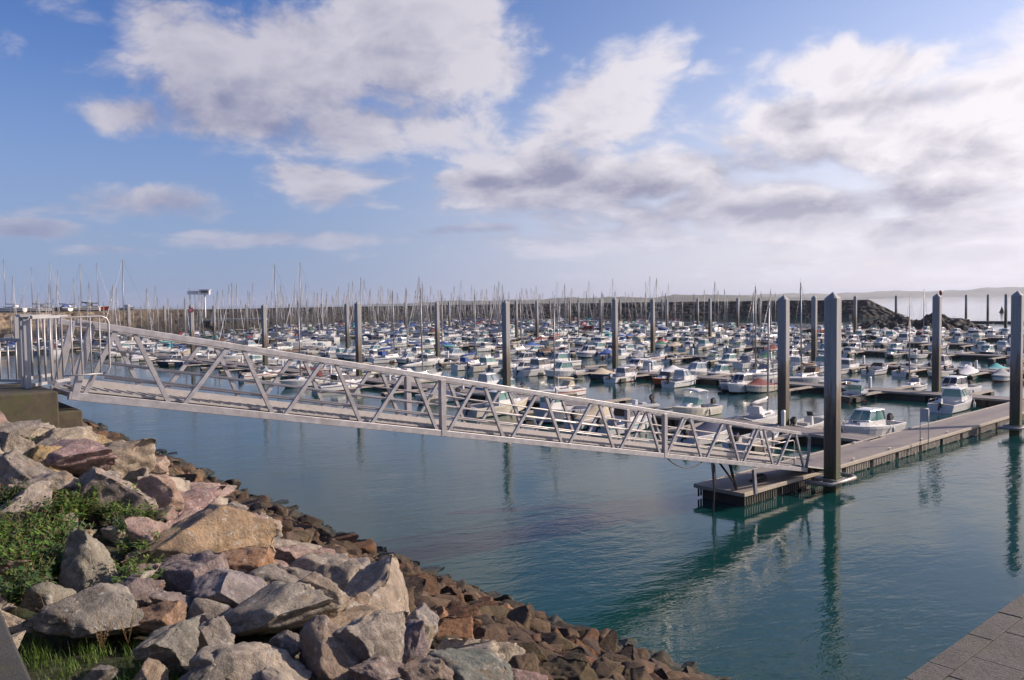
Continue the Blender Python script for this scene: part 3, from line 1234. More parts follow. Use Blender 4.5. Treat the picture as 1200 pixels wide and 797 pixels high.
SLAB = mole_stone()
_unused = concrete('mole_stone', (0.22, 0.20, 0.19), (0.11, 0.10, 0.095), 0.25)

# kerb stones along the quay's edge
ek = W(38, 797, QUAY)
ek2 = W(0, 712, QUAY)
se, te = to_st(ek)
se2, te2 = to_st(ek2)
kdir = (ek2 - ek).normalized()
knrm = Vector((-kdir.y, kdir.x, 0))
if knrm.dot(IV) < 0:
    knrm = -knrm
kang = math.atan2(kdir.y, kdir.x)
kb = thing('quay_kerb', 'dark stone kerb of the quay beside the grass, corner of the picture', 'kerb', ek + kdir * 0.0)
for i in range(-3, 9):
    q = MB()
    c = kdir * (0.35 + i * 0.9) + knrm * 0.28
    q.box((c.x, c.y, -0.45), (0.885, 0.56, 0.9), kang)
    q.build('kerb_stone', KERB, kb, 0.02)
mb = MB()
g0 = ek + knrm * 0.56 - kdir * 12
g1 = ek + knrm * 0.56 + kdir * 60
g2, g3 = g1 + knrm * 60, g0 + knrm * 60
mb.add([(*g0.xy, QUAY - 0.01), (*g1.xy, QUAY - 0.01), (*g2.xy, QUAY - 0.01), (*g3.xy, QUAY - 0.01)], [(0, 1, 2, 3)])
tag(mb.build('quay_pavement', [concrete('quay_asphalt', (0.07, 0.07, 0.07), (0.05, 0.05, 0.05), 0.0)]), kind='structure')

# the mole: big worn flagstones with open joints, seen over its edge
MZ = QUAY
m0 = W(1058, 797, MZ)
m1 = W(1200, 695, MZ)
md_ = (m1 - m0).normalized()
mn = Vector((md_.y, -md_.x, 0))
mole = thing('stone_mole', 'worn grey paved stone edge of the mole above the water', 'quay', m0, math.atan2(md_.y, md_.x))
q = MB()
q.box((6, -4.05, -4.3), (26, 8.0, 8.3))
q.build('wall_core', CONC, mole)
rq = random.Random(5)
y0 = 0.0
for row in range(14):
    wd = rq.uniform(0.22, 0.34) if row else 0.16
    x0 = -5.0 + rq.uniform(0, 0.6)
    while x0 < 9:
        ln = rq.uniform(0.28, 0.60)
        qq = MB()
        qq.box((x0 + ln / 2, y0 - wd / 2, -0.07 + rq.uniform(-0.003, 0.003)), (ln - 0.006, wd - 0.006, 0.15))
        if x0 > -2.2 and x0 < 4.5 and row < 7:
            qq.build('paving_slab', SLAB, mole, 0.004)
        else:
            q.add(qq.v, qq.f)
        x0 += ln
    y0 -= wd

# ------------------------------------------------------------------ grass, weeds
def leaf_material(name, a, b_):
    mt = bpy.data.materials.new(name)
    mt.use_nodes = True
    T = NT(mt.node_tree)
    b = T.n['Principled BSDF']
    g = T.node('ShaderNodeNewGeometry')
    rv = g.outputs['Random Per Island']
    c = T.mix(rv, a, b_)
    T.l.new(c, b.inputs['Base Color'])
    b.inputs['Roughness'].default_value = 0.5
    b.inputs['Specular IOR Level'].default_value = 0.3
    tl = T.node('ShaderNodeBsdfTranslucent')
    T.l.new(c, tl.inputs[0])
    mx = T.node('ShaderNodeMixShader')
    mx.inputs[0].default_value = 0.2
    T.l.new(b.outputs[0], mx.inputs[1])
    T.l.new(tl.outputs[0], mx.inputs[2])
    T.l.new(mx.outputs[0], T.n['Material Output'].inputs[0])
    return mt


LEAF = leaf_material('weed_leaf', (0.04, 0.11, 0.02), (0.15, 0.23, 0.04))
LEAFD = leaf_material('dark_weed_leaf', (0.035, 0.085, 0.025), (0.09, 0.14, 0.04))
BLADE = leaf_material('grass_blade', (0.04, 0.10, 0.012), (0.12, 0.18, 0.03))
DRYSTEM = leaf_material('dry_stem', (0.22, 0.14, 0.07), (0.32, 0.24, 0.13))
FLOWER = mat('magenta_petal', (0.26, 0.05, 0.10), 0.6)


def leaf(mb, p, d, L, w, up, mat_=0):
    d = d.normalized()
    sd_ = d.cross(up)
    if sd_.length < 1e-3:
        sd_ = Vector((1, 0, 0))
    sd_.normalize()
    n = sd_.cross(d)
    a = p
    b1 = p + d * L * 0.35 + sd_ * w - n * 0.0
    b2 = p + d * L * 0.35 - sd_ * w
    c1 = p + d * L * 0.75 + sd_ * w * 0.7 - n * L * 0.08
    c2 = p + d * L * 0.75 - sd_ * w * 0.7 - n * L * 0.08
    mid = p + d * L * 0.5 - n * L * 0.10
    tip = p + d * L - n * L * 0.2
    mb.add([a, b1, c1, tip, c2, b2, mid], [(0, 1, 6), (1, 2, 6), (2, 3, 6), (3, 4, 6), (4, 5, 6), (5, 0, 6)], mat_, True)


def weed_plant(seed, h, spread, n_stem, ls, dead=0.0):
    r = random.Random(seed)
    lf, stm, fl = MB(), MB(), MB()
    for i in range(n_stem):
        a = r.uniform(0, 6.28)
        rad = spread * r.random() ** 0.6
        base = Vector((math.cos(a) * rad * 0.6, math.sin(a) * rad * 0.6, -0.05))
        lean = Vector((math.cos(a), math.sin(a), 0)) * rad * 0.7
        hh = h * r.uniform(0.55, 1.1)
        pts = []
        for k in range(5):
            u = k / 4
            pts.append(base + lean * u * u + Vector((r.uniform(-.02, .02), r.uniform(-.02, .02), hh * u)))
        stm.tube(pts, [0.006, 0.005, 0.004, 0.003, 0.002], 4)
        nl = int(9 + hh * 26)
        for k in range(nl):
            u = 0.12 + 0.88 * (k / nl)
            j = min(3, int(u * 4))
            p = pts[j].lerp(pts[j + 1], u * 4 - j)
            b = k * 2.4 + r.uniform(-.5, .5)
            d = Vector((math.cos(b), math.sin(b), r.uniform(-0.5, 1.4)))
            L = ls * r.uniform(0.6, 1.25) * (1.15 - 0.45 * u)
            leaf(lf, p, d, L, L * r.uniform(0.16, 0.28), Vector((0, 0, 1)))
        if r.random() < 0.012:
            p = pts[-1]
            for k in range(6):
                leaf(fl, p, Vector((math.cos(k), math.sin(k), 0.6)), 0.018, 0.007, Vector((0, 0, 1)))
    return lf, stm, fl


VAR = [weed_plant(i, 0.42, 0.26, 24, 0.095) for i in range(4)]
VMESH = []
for i, (lf, stm, fl) in enumerate(VAR):
    VMESH.append((lf.mesh('foliage', [LEAF if i % 2 else LEAFD]), stm.mesh('stem', [DRYSTEM]), fl.mesh('flower', [FLOWER]) if fl.v else None))
WEEDS = [(5, 590), (35, 592), (75, 588), (110, 588), (140, 596), (162, 600), (178, 612), (55, 585), (15, 600), (90, 605), (150, 625), (170, 640), (20, 700), (165, 690), (0, 610), (40, 640), (66, 655), (15, 660), (50, 668), (20, 606), (60, 602), (95, 598), (125, 604), (150, 612), (30, 628), (70, 626), (12, 650), (48, 654), (80, 668), (25, 674),
         (172, 628), (60, 640), (-5, 622), (160, 652), (172, 672), (140, 640), (10, 690), (95, 622), (-8, 668), (185, 655), (45, 612),
         (110, 612), (5, 636), (75, 650), (155, 676), (38, 690), (60, 672), (30, 520), (24, 540), (90, 684)]
WEEDS = [q for q in WEEDS if not (84 < q[0] < 146 and 606 < q[1] < 700) and not (q[1] < 598 and q[0] > 30 and q[0] < 120)]
for i, (px, py) in enumerate(WEEDS):
    p = on_bank(px, py, 0.0)
    r = random.Random(i)
    e = thing('weed_plant', 'leafy green weed growing in the thicket among the boulders', 'weed', (p.x, p.y, p.z - 0.03), r.uniform(0, 6.28), 'leafy weeds among the boulders')
    sc = r.uniform(0.85, 1.3) * (0.6 if py < 560 else 1.0)
    e.scale = (sc * 0.95, sc * 0.95, sc * r.uniform(0.6, 1.05))
    lm, sm, fm = VMESH[i % 4]
    for nm, me in (('foliage', lm), ('stem', sm), ('flower', fm)):
        if me:
            o = bpy.data.objects.new(nm, me)
            COL.objects.link(o)
            o.parent = e
# dead flower stalks
for i, (px, py) in enumerate([(186, 632), (190, 648), (80, 745), (150, 752), (58, 735), (176, 640), (120, 760), (60, 590)]):
    p = on_bank(px, py, 0.0)
    r = random.Random(i + 90)
    q = MB()
    for k in range(7):
        a = r.uniform(0, 6.28)
        tip = Vector((math.cos(a) * 0.12, math.sin(a) * 0.12, r.uniform(0.2, 0.42)))
        q.tube([Vector((0, 0, -0.03)), tip * 0.5 + Vector((0, 0, 0.03)), tip], [0.003, 0.0025, 0.0015], 4)
        for j in range(6):
            pp = tip * (0.4 + 0.1 * j)
            leaf(q, pp, Vector((r.gauss(0, 1), r.gauss(0, 1), 0.4)), 0.03, 0.006, Vector((0, 0, 1)))
    o = q.build('dry_stalk', [DRYSTEM])
    o.location = (p.x, p.y, p.z)
    tag(o, 'dead brown flower stalk standing among the weeds', 'plant', 'dead stalks among the weeds')

gb = MB()
rg = random.Random(3)
for i in range(15000):
    px = rg.uniform(-40, 330)
    py = rg.uniform(600, 830)
    if px > 60 + (py - 700) * 2.4 and py < 790:
        continue
    if px > 190 and py < 770:
        continue
    if rg.random() > 1.5 * max(0.04, noise.noise(Vector((px * 0.035, py * 0.06, 0))) + 0.18):
        continue
    p = on_bank(px, py, 0.0) if i % 1 == 0 else p
    if to_st(p)[0] > se + 0.35:
        continue
    p = p + Vector((0, 0, -0.11))
    for k in range(3):
        a = rg.uniform(0, 6.28)
        h = rg.uniform(0.02, 0.10) + 0.03 + (0.09 if rg.random() < 0.06 else 0)
        q0 = p + Vector((rg.uniform(-.03, .03), rg.uniform(-.03, .03), 0))
        ln = Vector((math.cos(a), math.sin(a), 0)) * h * rg.uniform(0.2, 0.8)
        sd_ = Vector((-math.sin(a), math.cos(a), 0)) * 0.0028
        v = [q0 - sd_, q0 + sd_, q0 + ln * 0.4 + Vector((0, 0, h * 0.6)) + sd_ * 0.7, q0 + ln * 0.4 + Vector((0, 0, h * 0.6)) - sd_ * 0.7, q0 + ln + Vector((0, 0, h))]
        gb.add(v, [(0, 1, 2, 3), (3, 2, 4)], 0)
o = gb.build('grass', [BLADE])
tag(o, 'green grass on the embankment beside the kerb', 'grass', kind='stuff')

# ------------------------------------------------------------------ breakwater
BW = [(-260, 150), (-190, 205), (-150, 243), (-120, 285), (-108, 345), (-70, 415), (0, 455), (70, 452), (120, 440), (168, 412), (196, 398)]
BW_TOP = 8.2


def bw_profile():
    """catmull-rom through BW"""
    pts = [Vector((x, y, 0)) for x, y in BW]
    out = []
    for i in range(len(pts) - 1):
        p0, p1, p2, p3 = pts[max(0, i - 1)], pts[i], pts[i + 1], pts[min(len(pts) - 1, i + 2)]
        for k in range(14):
            t = k / 14
            out.append(0.5 * ((2 * p1) + (p2 - p0) * t + (2 * p0 - 5 * p1 + 4 * p2 - p3) * t * t + (3 * p1 - p0 - 3 * p2 + p3) * t * t * t))
    out.append(pts[-1])
    return out


def rockface_material(name, a, b_, c_):
    mt = bpy.data.materials.new(name)
    mt.use_nodes = True
    T = NT(mt.node_tree)
    b = T.n['Principled BSDF']
    g = T.node('ShaderNodeNewGeometry')
    pos = g.outputs['Position']
    v = T.node('ShaderNodeTexVoronoi')
    T.put(v.inputs['Vector'], pos)
    v.inputs['Scale'].default_value = 0.75
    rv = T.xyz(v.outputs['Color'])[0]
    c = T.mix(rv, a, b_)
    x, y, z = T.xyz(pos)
    c = T.mix(T.mapr(x, -138.0, -112.0), c, T.mix(rv, (0.022, 0.018, 0.017), (0.008, 0.007, 0.007)))  # right part's shade, facing away from the sun, painted into the rock colour
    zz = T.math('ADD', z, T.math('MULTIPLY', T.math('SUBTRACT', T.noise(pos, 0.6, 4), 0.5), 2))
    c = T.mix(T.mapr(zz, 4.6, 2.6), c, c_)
    grs = T.noise(pos, 0.25, 5, 0.6)
    T.l.new(c, b.inputs['Base Color'])
    b.inputs['Roughness'].default_value = 0.9
    return mt


prof = bw_profile()
def breakwater():
    mb = MB()
    secs = []
    n = len(prof)
    rows = [(-34, -3.0), (-13.5, 0.0)] + [(-13.5 + i * 1.0, i * 0.72) for i in range(1, 12)] + [(-1.6, 8.2), (0, 8.25), (2.5, 8.25), (4.6, 8.1), (16, 0), (22, -3)]
    fine = []
    for i in range(n - 1):
        L = (prof[i + 1] - prof[i]).length
        k = max(1, int(L / 1.0))
        for j in range(k):
            fine.append((prof[i].lerp(prof[i + 1], j / k), (prof[min(n - 1, i + 1)] - prof[i]).normalized()))
    fine.append((prof[-1], (prof[-1] - prof[-2]).normalized()))
    N = len(fine)
    last = None
    for i, (p, d) in enumerate(fine):
        # smooth tangent
        a = fine[max(0, i - 6)][0]
        b_ = fine[min(N - 1, i + 6)][0]
        d = (b_ - a).normalized()
        nrm = Vector((d.y, -d.x, 0))       # towards the basin (camera side)
        # rounded head
        rem = (N - 1 - i)
        sc = 1.0
        sec = []
        for j, (o, z) in enumerate(rows):
            q = p - nrm * (-o) if False else p - nrm * o * -1.0
            q = p + nrm * (-o)
            amp = 0.55 if 0 < j < len(rows) - 1 else 0
            nz = noise.noise(Vector((q.x * 0.55, q.y * 0.55, z * 0.6)))
            nz2 = noise.cell(Vector((q.x * 0.6, q.y * 0.6, z * 0.8))) - 0.5
            zz = z
            if rem < 16:
                zz = z - (16 - rem) * 0.66 if z > 0 else z
                zz = max(zz, -3)
            q = q + nrm * (nz * amp * 0.8 + nz2 * amp)
            sec.append(Vector((q.x, q.y, zz + (nz * 0.5 + nz2 * 0.5) * amp * (0.5 if 12 < j < 16 else 1))))
        secs.append(sec)
    mb.loft(secs, smooth=False)
    return mb


shade_painted_rock = rockface_material('breakwater_rock', (0.24, 0.18, 0.115), (0.08, 0.06, 0.042), (0.022, 0.019, 0.016))
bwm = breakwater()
o = bwm.build('breakwater_embankment', [shade_painted_rock])
tag(o, 'long rubble breakwater closing the far side of the marina', 'breakwater')
o.name = 'breakwater'

# dark rock islet inside the entrance
def islet(cx, cy, wx, wy, h, seed, label):
    mb = MB()
    n = 46
    xs = np.linspace(-1.25, 1.25, n)
    vs = []
    for y in xs:
        for x in xs:
            r2 = x * x + y * y
            z = h * max(-0.4, (1 - r2 ** 0.75)) * (1 + 0.5 * noise.noise(Vector((x * 2.2, y * 2.2, seed))))
            z += h * 0.28 * noise.fractal(Vector((x * 4, y * 4, seed)), 0.8, 2, 4)
            z += h * 0.16 * (noise.cell(Vector((x * 9, y * 9, seed))) - .5)
            vs.append((cx + x * wx, cy + y * wy, z - 0.2))
    fs = [(j * n + i, j * n + i + 1, (j + 1) * n + i + 1, (j + 1) * n + i) for j in range(n - 1) for i in range(n - 1)]
    mb.add(vs, fs, 0, False)
    o = mb.build('rock_islet', [mat('dark_islet_rock', (0.022, 0.018, 0.016), 0.85, var=0.5, vscale=0.4)])
    tag(o, label, 'rock')


a = W(1048, 384, 0)
islet(a.x, a.y, 14, 8, 3.6, 3, 'low dark rock islet between the pontoons and the breakwater head')
a = W(1100, 386, 0)
islet(a.x, a.y, 14, 8, 4.2, 8, 'dark jagged reef behind the second walkway pile')
a = W(898, 367, 0)
islet(a.x, a.y + 12, 7, 7, 9.6, 12, 'rounded dark rock knoll standing on the breakwater')

# ------------------------------------------------------------------ pontoons
def pontoon(name, label, origin, ang, L, Wd, fingers=(), flen=6.0, z=DECK, group=None, boards=True, bays=True):
    """origin: centre of one end; +x along"""
    e = thing(name, label, 'pontoon', (origin.x, origin.y, 0), ang, group)
    q = MB()
    q.box((L / 2, 0, z - 0.05), (L, Wd - 0.16, 0.10))
    q.build('deck', DECKM, e)
    q = MB()
    for sgn in (-1, 1):
        q.box((L / 2, sgn * (Wd / 2 - 0.04), z - 0.075), (L + 0.16, 0.16, 0.19))
    for xx in (-0.04, L + 0.04):
        q.box((xx, 0, z - 0.075), (0.14, Wd - 0.24, 0.186))
    q.build('edge_beam', EDGEM, e, 0.02)
    q = MB()
    x = 0.3
    while x < L - 1.5:
        fl = min(2.2, L - x - 0.2)
        q.box((x + fl / 2, 0, z - 0.50), (fl, Wd - 0.45, 0.72))
        x += fl + 0.35
    q.build('float', FLOATM, e, 0)
    if boards:
        q = MB()
        for sgn in (-1, 1):
            x = 0.15
            i = 0
            rb = random.Random(4)
            while x < L - 0.2:
                if (i % 16) not in (14, 15):
                    w = rb.uniform(0.08, 0.10)
                    hh = rb.uniform(0.43, 0.50)
                    q.box((x, sgn * (Wd / 2 - 0.10), z - 0.172 - hh / 2), (w, 0.05, hh), mat=1 if x < 6.2 else 0)
                x += 0.205
                i += 1
        q.build('fender_boards', [SLATM, FLOATM], e)
    if fingers:
        for (fx, sgn, fl) in fingers:
            q = MB()
            q.box((fx, sgn * (Wd / 2 + fl / 2), z - 0.12), (0.55, fl, 0.14))
            q.box((fx, sgn * (Wd / 2 + fl - 0.5), z - 0.40), (0.8, 0.9, 0.42), mat=1)
            q.add([(fx - 0.9, sgn * (Wd / 2 + .04), z - 0.16), (fx + 0.9, sgn * (Wd / 2 + .04), z - 0.16), (fx + .2, sgn * (Wd / 2 + 1.3), z - 0.16), (fx - .2, sgn * (Wd / 2 + 1.3), z - 0.16)],
                  [(0, 1, 2, 3) if sgn > 0 else (3, 2, 1, 0)])
            q.build('finger', [FINGM, FLOATM], e)
    return e


FINGM = mat('finger_deck', (0.42, 0.36, 0.30), 0.65, var=0.18, vscale=3, dirt=(0.2, 0.17, 0.14), dirt_amt=0.5)

# main walkway, its end under the gangway
wl0 = Vector((10.75, 37.8, 0)) + NV * 1.4
pontoon('walkway_pontoon', 'long main walkway pontoon running from the gangway foot, slatted side facing the quay', wl0, ANG_D, 215, 2.8)
BR_D = [4.9 + 28 * k for k in range(7)]
PN = ['first', 'second', 'third', 'fourth', 'fifth', 'sixth', 'seventh']
BR_LEN = [178, 152, 152, 152, 152, 150, 146]
BR_W = 2.2
STEP = 3.55
for k, d0 in enumerate(BR_D):
    fs = []
    i = 0
    n = 5.0
    while n < BR_LEN[k] - 3:
        for sgn in (-1, 1):
            v = dn(d0, n)
            px, py, dep = P(v)
            if -60 < px < 1260:
                fs.append((n, sgn, 5.6))
        n += STEP * 2
    fs = fs[:98]
    pontoon('berth_pontoon', f'{PN[k]} berth pontoon off the walkway counted from the gangway, with moored boats both sides', dn(d0, 0.06), ANG_N, BR_LEN[k], BR_W, fs, boards=False,
            group='berth pontoons off the main walkway')
# second system beyond the fairway, rows along the walkway's direction
ROW_N = [180, 226, 272]
for k, n0 in enumerate(ROW_N):
    pontoon('yacht_pontoon', f'{["nearer", "middle", "outermost"][k]} yacht pontoon beyond the fairway, lined with masts', dn(-30 + 10 * k, n0), ANG_D, 250, 2.4, boards=False,
            group='yacht pontoons beyond the fairway')


for i, (dd, side) in enumerate([(6.5, -1), (11, -1), (15.5, -1), (20, -1), (9, 1), (16, 1), (24, -1), (24, 1)]):
    v = wl0 + DV * dd + NV * (1.2 * side)
    q = MB()
    q.box((0, 0, 0.02), (0.22, 0.09, 0.04))
    for sx in (-0.06, 0.06):
        q.tube([(sx, 0, 0.03), (sx, 0, 0.11)], 0.018, 6)
    q.tube([(-0.17, 0, 0.12), (-0.08, 0, 0.115), (0.08, 0, 0.115), (0.17, 0, 0.12)], [0.012, 0.02, 0.02, 0.012], 6)
    o = q.build('mooring_cleat', [STEEL])
    o.location = (v.x, v.y, DECK + 0.001)
    o.rotation_euler = (0, 0, ANG_D)
    tag(o, f'small steel mooring cleat on the {"quayward" if side < 0 else "berth side"} edge of the walkway, {ordinal(sum(1 for q_ in [(6.5, -1), (11, -1), (15.5, -1), (20, -1), (9, 1), (16, 1), (24, -1), (24, 1)][:i + 1] if q_[1] == side))} one', 'cleat', 'mooring cleats on the walkway')


# piles
def pile_mesh(w, top):
    mb = MB()
    h = w / 2
    c = h * 0.28
    poly = [(-h + c, -h), (h - c, -h), (h, -h + c), (h, h - c), (h - c, h), (-h + c, h), (-h, h - c), (-h, -h + c)]
    mb.prism(poly, -5.5, top - w * 0.35)
    n = len(poly)
    vs = [(*p, top - w * 0.35 + 0.002) for p in poly] + [(0, 0, top + w * 0.15)]
    mb.add(vs, [(i, (i + 1) % n, n) for i in range(n)])
    return mb


PME = pile_mesh(0.66, 9.95).mesh('pile', [PILEM])
CME = {}


def collar(w):
    q = MB()
    h = w / 2 + 0.14
    for sgn in (-1, 1):
        q.bar((-h, sgn * h, 0), (h, sgn * h, 0), 0.12, 0.12)
        q.bar((sgn * h, -h + .06, 0), (sgn * h, h - .06, 0), 0.12, 0.118)
    return q


COLM = collar(0.66).mesh('pile_collar', [STEEL])


def pile(p, label, group='mooring piles', ang=ANG_D, topz=0.0, sc=1.0, guide=True):
    o = bpy.data.objects.new('mooring_pile', PME)
    COL.objects.link(o)
    o.location = (p.x, p.y, topz)
    o.rotation_euler = (0, 0, ang)
    o.scale = (sc, sc, 1)
    tag(o, label, 'pile', group)
    if guide:
        c = bpy.data.objects.new('collar', COLM)
        COL.objects.link(c)
        c.parent = o
        c.location = (0, 0, DECK - 0.1 - topz)
    return o


def pile_px(px, py, label, **k):
    p = W(px, py, 0)
    return pile(p, label, **k)


# walkway piles on its quayside edge
wf = Vector((10.75, 37.8, 0))
pA = W(975, 575, 0)
pile(pA, 'tall dark-footed pile standing at the foot of the gangway', group=None, topz=0.0)
pB = W(1190, 509, 0)
pile(pB, 'second tall dark-footed pile of the walkway, beyond the notice panel', group=None, topz=0.0)
# branch piles: each one of the photograph, set on the pontoon whose line passes behind its foot
PILES = [(918, 499), (594, 464), (421, 440), (311, 427), (226, 418), (152, 408), (1097, 462), (721, 433), (513, 417), (407.5, 410), (378, 392), (443, 380),
         (475, 387), (527, 393), (555, 380), (605.5, 400), (629.6, 405), (668, 388), (678, 388), (704, 395), (727, 384), (765, 413), (776, 380), (781.6, 392),
         (832, 402), (864.6, 388), (954, 421), (1002, 398), (890, 377), (817.6, 378), (252, 402), (290, 396), (505, 378), (575, 381), (645, 380), (194, 397), (340, 385)]
LINES = [(R0 + DV * (d0 + 1.45), NV, BR_LEN[k], f'{PN[k]} berth pontoon', 'piles of the berth pontoons') for k, d0 in enumerate(BR_D)]
LINES += [(dn(-30 + 10 * k, n0 + 1.6), DV, 245, f'{["nearer", "middle", "outermost"][k]} yacht pontoon', 'piles of the yacht pontoons') for k, n0 in enumerate(ROW_N)]
onl = {}
for (px, py) in PILES:
    vd = W(px, py, 0)
    vd = Vector((vd.x, vd.y, 0)).normalized()
    best = None
    for li, (o0, dr, ln, nm, gr) in enumerate(LINES):
        # o0 + dr*t = vd*u
        det = dr.x * -vd.y + dr.y * vd.x
        if abs(det) < 1e-4:
            continue
        t = (-o0.x * -vd.y + -o0.y * vd.x) / det
        v = o0 + dr * t
        if not (2 < t < ln) or v.y < 5:
            continue
        e_ = abs(P((v.x, v.y, 0))[1] - py)
        if best is None or e_ < best[0]:
            best = (e_, li, t, v)
    if best:
        onl.setdefault(best[1], []).append((best[2], best[3]))
for li, lst in onl.items():
    lst.sort(key=lambda q: q[0])
    for i, (t, v) in enumerate(lst):
        pile(v, f'grey mooring pile on the {LINES[li][3]}, {ordinal(i + 1)} along it', group=LINES[li][4], topz=rnd.uniform(-0.15, 0.1))
for (px, py, lab) in ((926, 379, 'pile at the inner end of the floating entrance pontoon'), (1027, 379, 'x'),):
    pass
ent = [(1132, 377, 'thin dark pile at the inner end of the entrance pontoon'), (1157.5, 377, 'tallest pile of the entrance pontoon'),
       (1178.5, 384, 'pale pile in front of the entrance pontoon'), (864, 376, 'pile in open water short of the breakwater, apart from the rows'),
       (1050, 381, 'pile in front of the breakwater head')]
for px, py, lab in ent:
    pile_px(px, py, lab, group='piles near the harbour entrance', sc=1.1, guide=False)

# floating entrance pontoon
a, b_ = W(1120, 376, 0.7), W(1260, 377, 0.7)
L = (b_ - a).length
pontoon('entrance_pontoon', 'low floating pontoon across the harbour entrance near the open sea', Vector((a.x, a.y, 0)), math.atan2(b_.y - a.y, b_.x - a.x), L, 3.0, boards=False)

# ------------------------------------------------------------------ gangway
G0 = Vector((-10.82, 19.3, 7.66))
GS = Vector((2.122, 1.785, -0.55))
GH = 1.88
GWD = 2.05
GDIR = Vector((GS.x, GS.y, 0)).normalized()
GN = Vector((-GDIR.y, GDIR.x, 0))


def gpt(n, far=0.0, up=0.0):
    return G0 + GS * n + GN * GWD * far + Vector((0, 0, up))


gw = thing('gangway', 'long aluminium truss gangway sloping down from the quay to the walkway pontoon', 'gangway', (0, 0, 0))
slope_up = GS.cross(GN).normalized()
if slope_up.z < 0:
    slope_up = -slope_up
for far in (0, 1):
    # chords
    q = MB()
    q.bar(gpt(0.10, far, 0.09), gpt(12.03, far, 0.09), 0.14, 0.20, up=slope_up)
    q.build('bottom_chord', ALU, gw, 0.012)
    q = MB()
    tops = [gpt(0.18, far, GH), gpt(0.3, far, GH), gpt(11.9, far, GH)]
    q.bar(tops[1], tops[2], 0.16, 0.16, up=slope_up)
    q.bar(tops[0] - Vector((0, 0, 0)), tops[1], 0.15, 0.155, up=slope_up)
    q.build('top_chord', ALU, gw, 0.014)
    # end frames
    q = MB()
    q.bar(gpt(0.14, far, 0.0), gpt(0.30, far, GH - 0.05), 0.15, 0.16)
    q.build('end_post', ALU, gw, 0.01)
    q = MB()
    q.tube([gpt(12.0, far, 0.14), gpt(12.1, far, GH * 0.5), gpt(12.12, far, GH - 0.16), gpt(12.03, far, GH - 0.03), gpt(11.85, far, GH)], 0.075, 8)
    q.build('end_post', ALU, gw)
    for n in (4.02, 8.05):
        q = MB()
        q.bar(gpt(n, far, 0.0), gpt(n, far, GH - 0.03), 0.17, 0.20, up=(GDIR.x, GDIR.y, 0))
        q.build('post', ALU, gw, 0.012)
    # V bracing: bottom nodes at whole numbers, top nodes at halves
    for n in range(0, 12):
        b0 = n if n else 0.16
        t0 = n + 0.575
        for (x0, x1, z0, z1) in ((b0 + 0.07, t0 - 0.08, 0.17, GH - 0.07), (t0 + 0.08, n + 1 - 0.07, GH - 0.07, 0.17)):
            # brace beside the posts stops short of them
            if abs(x0 - 4.02) < 0.12 or abs(x0 - 8.05) < 0.12:
                x0 += 0.03
            q = MB()
            wdt = 0.085 if z0 < z1 else 0.088
            q.bar(gpt(x0, far, z0), gpt(x1, far, z1), wdt, 0.105)
            q.build('diagonal_brace', ALU, gw)
    # rails inside
    for zz in (0.62, 0.98, 1.32) if far else (0.62, 0.98):
        q = MB()
        off = 0.10 if not far else -0.10
        q.tube([gpt(0.4, far, zz) + GN * off, gpt(12.3, far, zz) + GN * off], 0.03, 6)
        q.build('hand_rail', ALU_RAIL, gw)
q = MB()
q.bar(gpt(0.2, 0.5, 0.24), gpt(12.2, 0.5, 0.24), GWD - 0.34, 0.05, up=slope_up)
for i in range(0, 118):
    n = 0.25 + i * 0.1
    q.bar(gpt(n, 0.1, 0.278), gpt(n, 0.9, 0.278), 0.035, 0.022, up=slope_up)
q.build('deck', PLANKM, gw)
q = MB()
q.bar(gpt(0.3, 0.93, 0.36), gpt(12.0, 0.93, 0.36), 0.02, 0.20, up=slope_up)
q.build('kick_plate', ALU_RAIL, gw)
for n in range(0, 13):
    q = MB()
    q.bar(gpt(max(n, 0.15), 0.04, 0.10), gpt(max(n, 0.15), 0.96, 0.10), 0.10, 0.12)
    q.build('cross_beam', ALU, gw)
# landing apron at the foot with hoop rail
q = MB()
q.bar(gpt(12.2, 0.5, 0.22), W(985, 545, 0.0).lerp(gpt(13.1, 0.5, 0.22), 1.0) * 1.0, GWD - 0.4, 0.03, up=(0, 0, 1))
q.build('landing_flap', PLANKM, gw)
q = MB()
a, b_ = gpt(11.9, 1, 1.05), gpt(12.85, 1, 1.15)
b_.z = a.z - 0.05
c_ = b_.copy()
c_.z = DECK + 0.02
q.tube([a, b_ - (b_ - a).normalized() * 0.1, b_ - Vector((0, 0, 0.1)), c_], 0.03, 7)
q.build('hand_rail', ALU_RAIL, gw)
# roller legs near the foot
for far in (0, 1):
    q = MB()
    a = gpt(10.35, far, 0.05)
    base = Vector((a.x, a.y, DECK)) + (-GN * 0.12 if not far else GN * 0.1)
    q.bar(base + Vector((0, 0, 0.0)), base + Vector((-0.10, -0.06, 1.15)), 0.14, 0.14)
    q.build('guide_leg', ALU, gw)
# hydraulic strut and chain beneath, drooping cable, hanging rope
q = MB()
q.tube([gpt(10.1, 0.4, 0.0), Vector((gpt(10.3, .4).x, gpt(10.3, .4).y, DECK + 0.05))], 0.07, 8)
q.tube([gpt(9.8, 0.4, 0.0), Vector((gpt(10.3, .4).x, gpt(10.3, .4).y, DECK + 0.25))], 0.05, 8)
q.build('strut', BLACK, gw)
a = gpt(8.12, 0, -0.02)
b_ = gpt(8.95, 0, -0.02)
pts = [a.lerp(b_, i / 10) - Vector((0, 0, 0.32 * math.sin(math.pi * i / 10) ** 0.8)) for i in range(11)]
q = MB()
q.tube(pts, 0.025, 6)
q.build('cable', BLACK, gw)
a = gpt(9.42, 0.15, 0.0)
q = MB()
q.tube([a, a + Vector((0.0, 0, -1.2)), a + Vector((-0.05, -0.05, -2.0)), Vector((a.x - 0.1, a.y - .05, -0.6))], 0.035, 6)
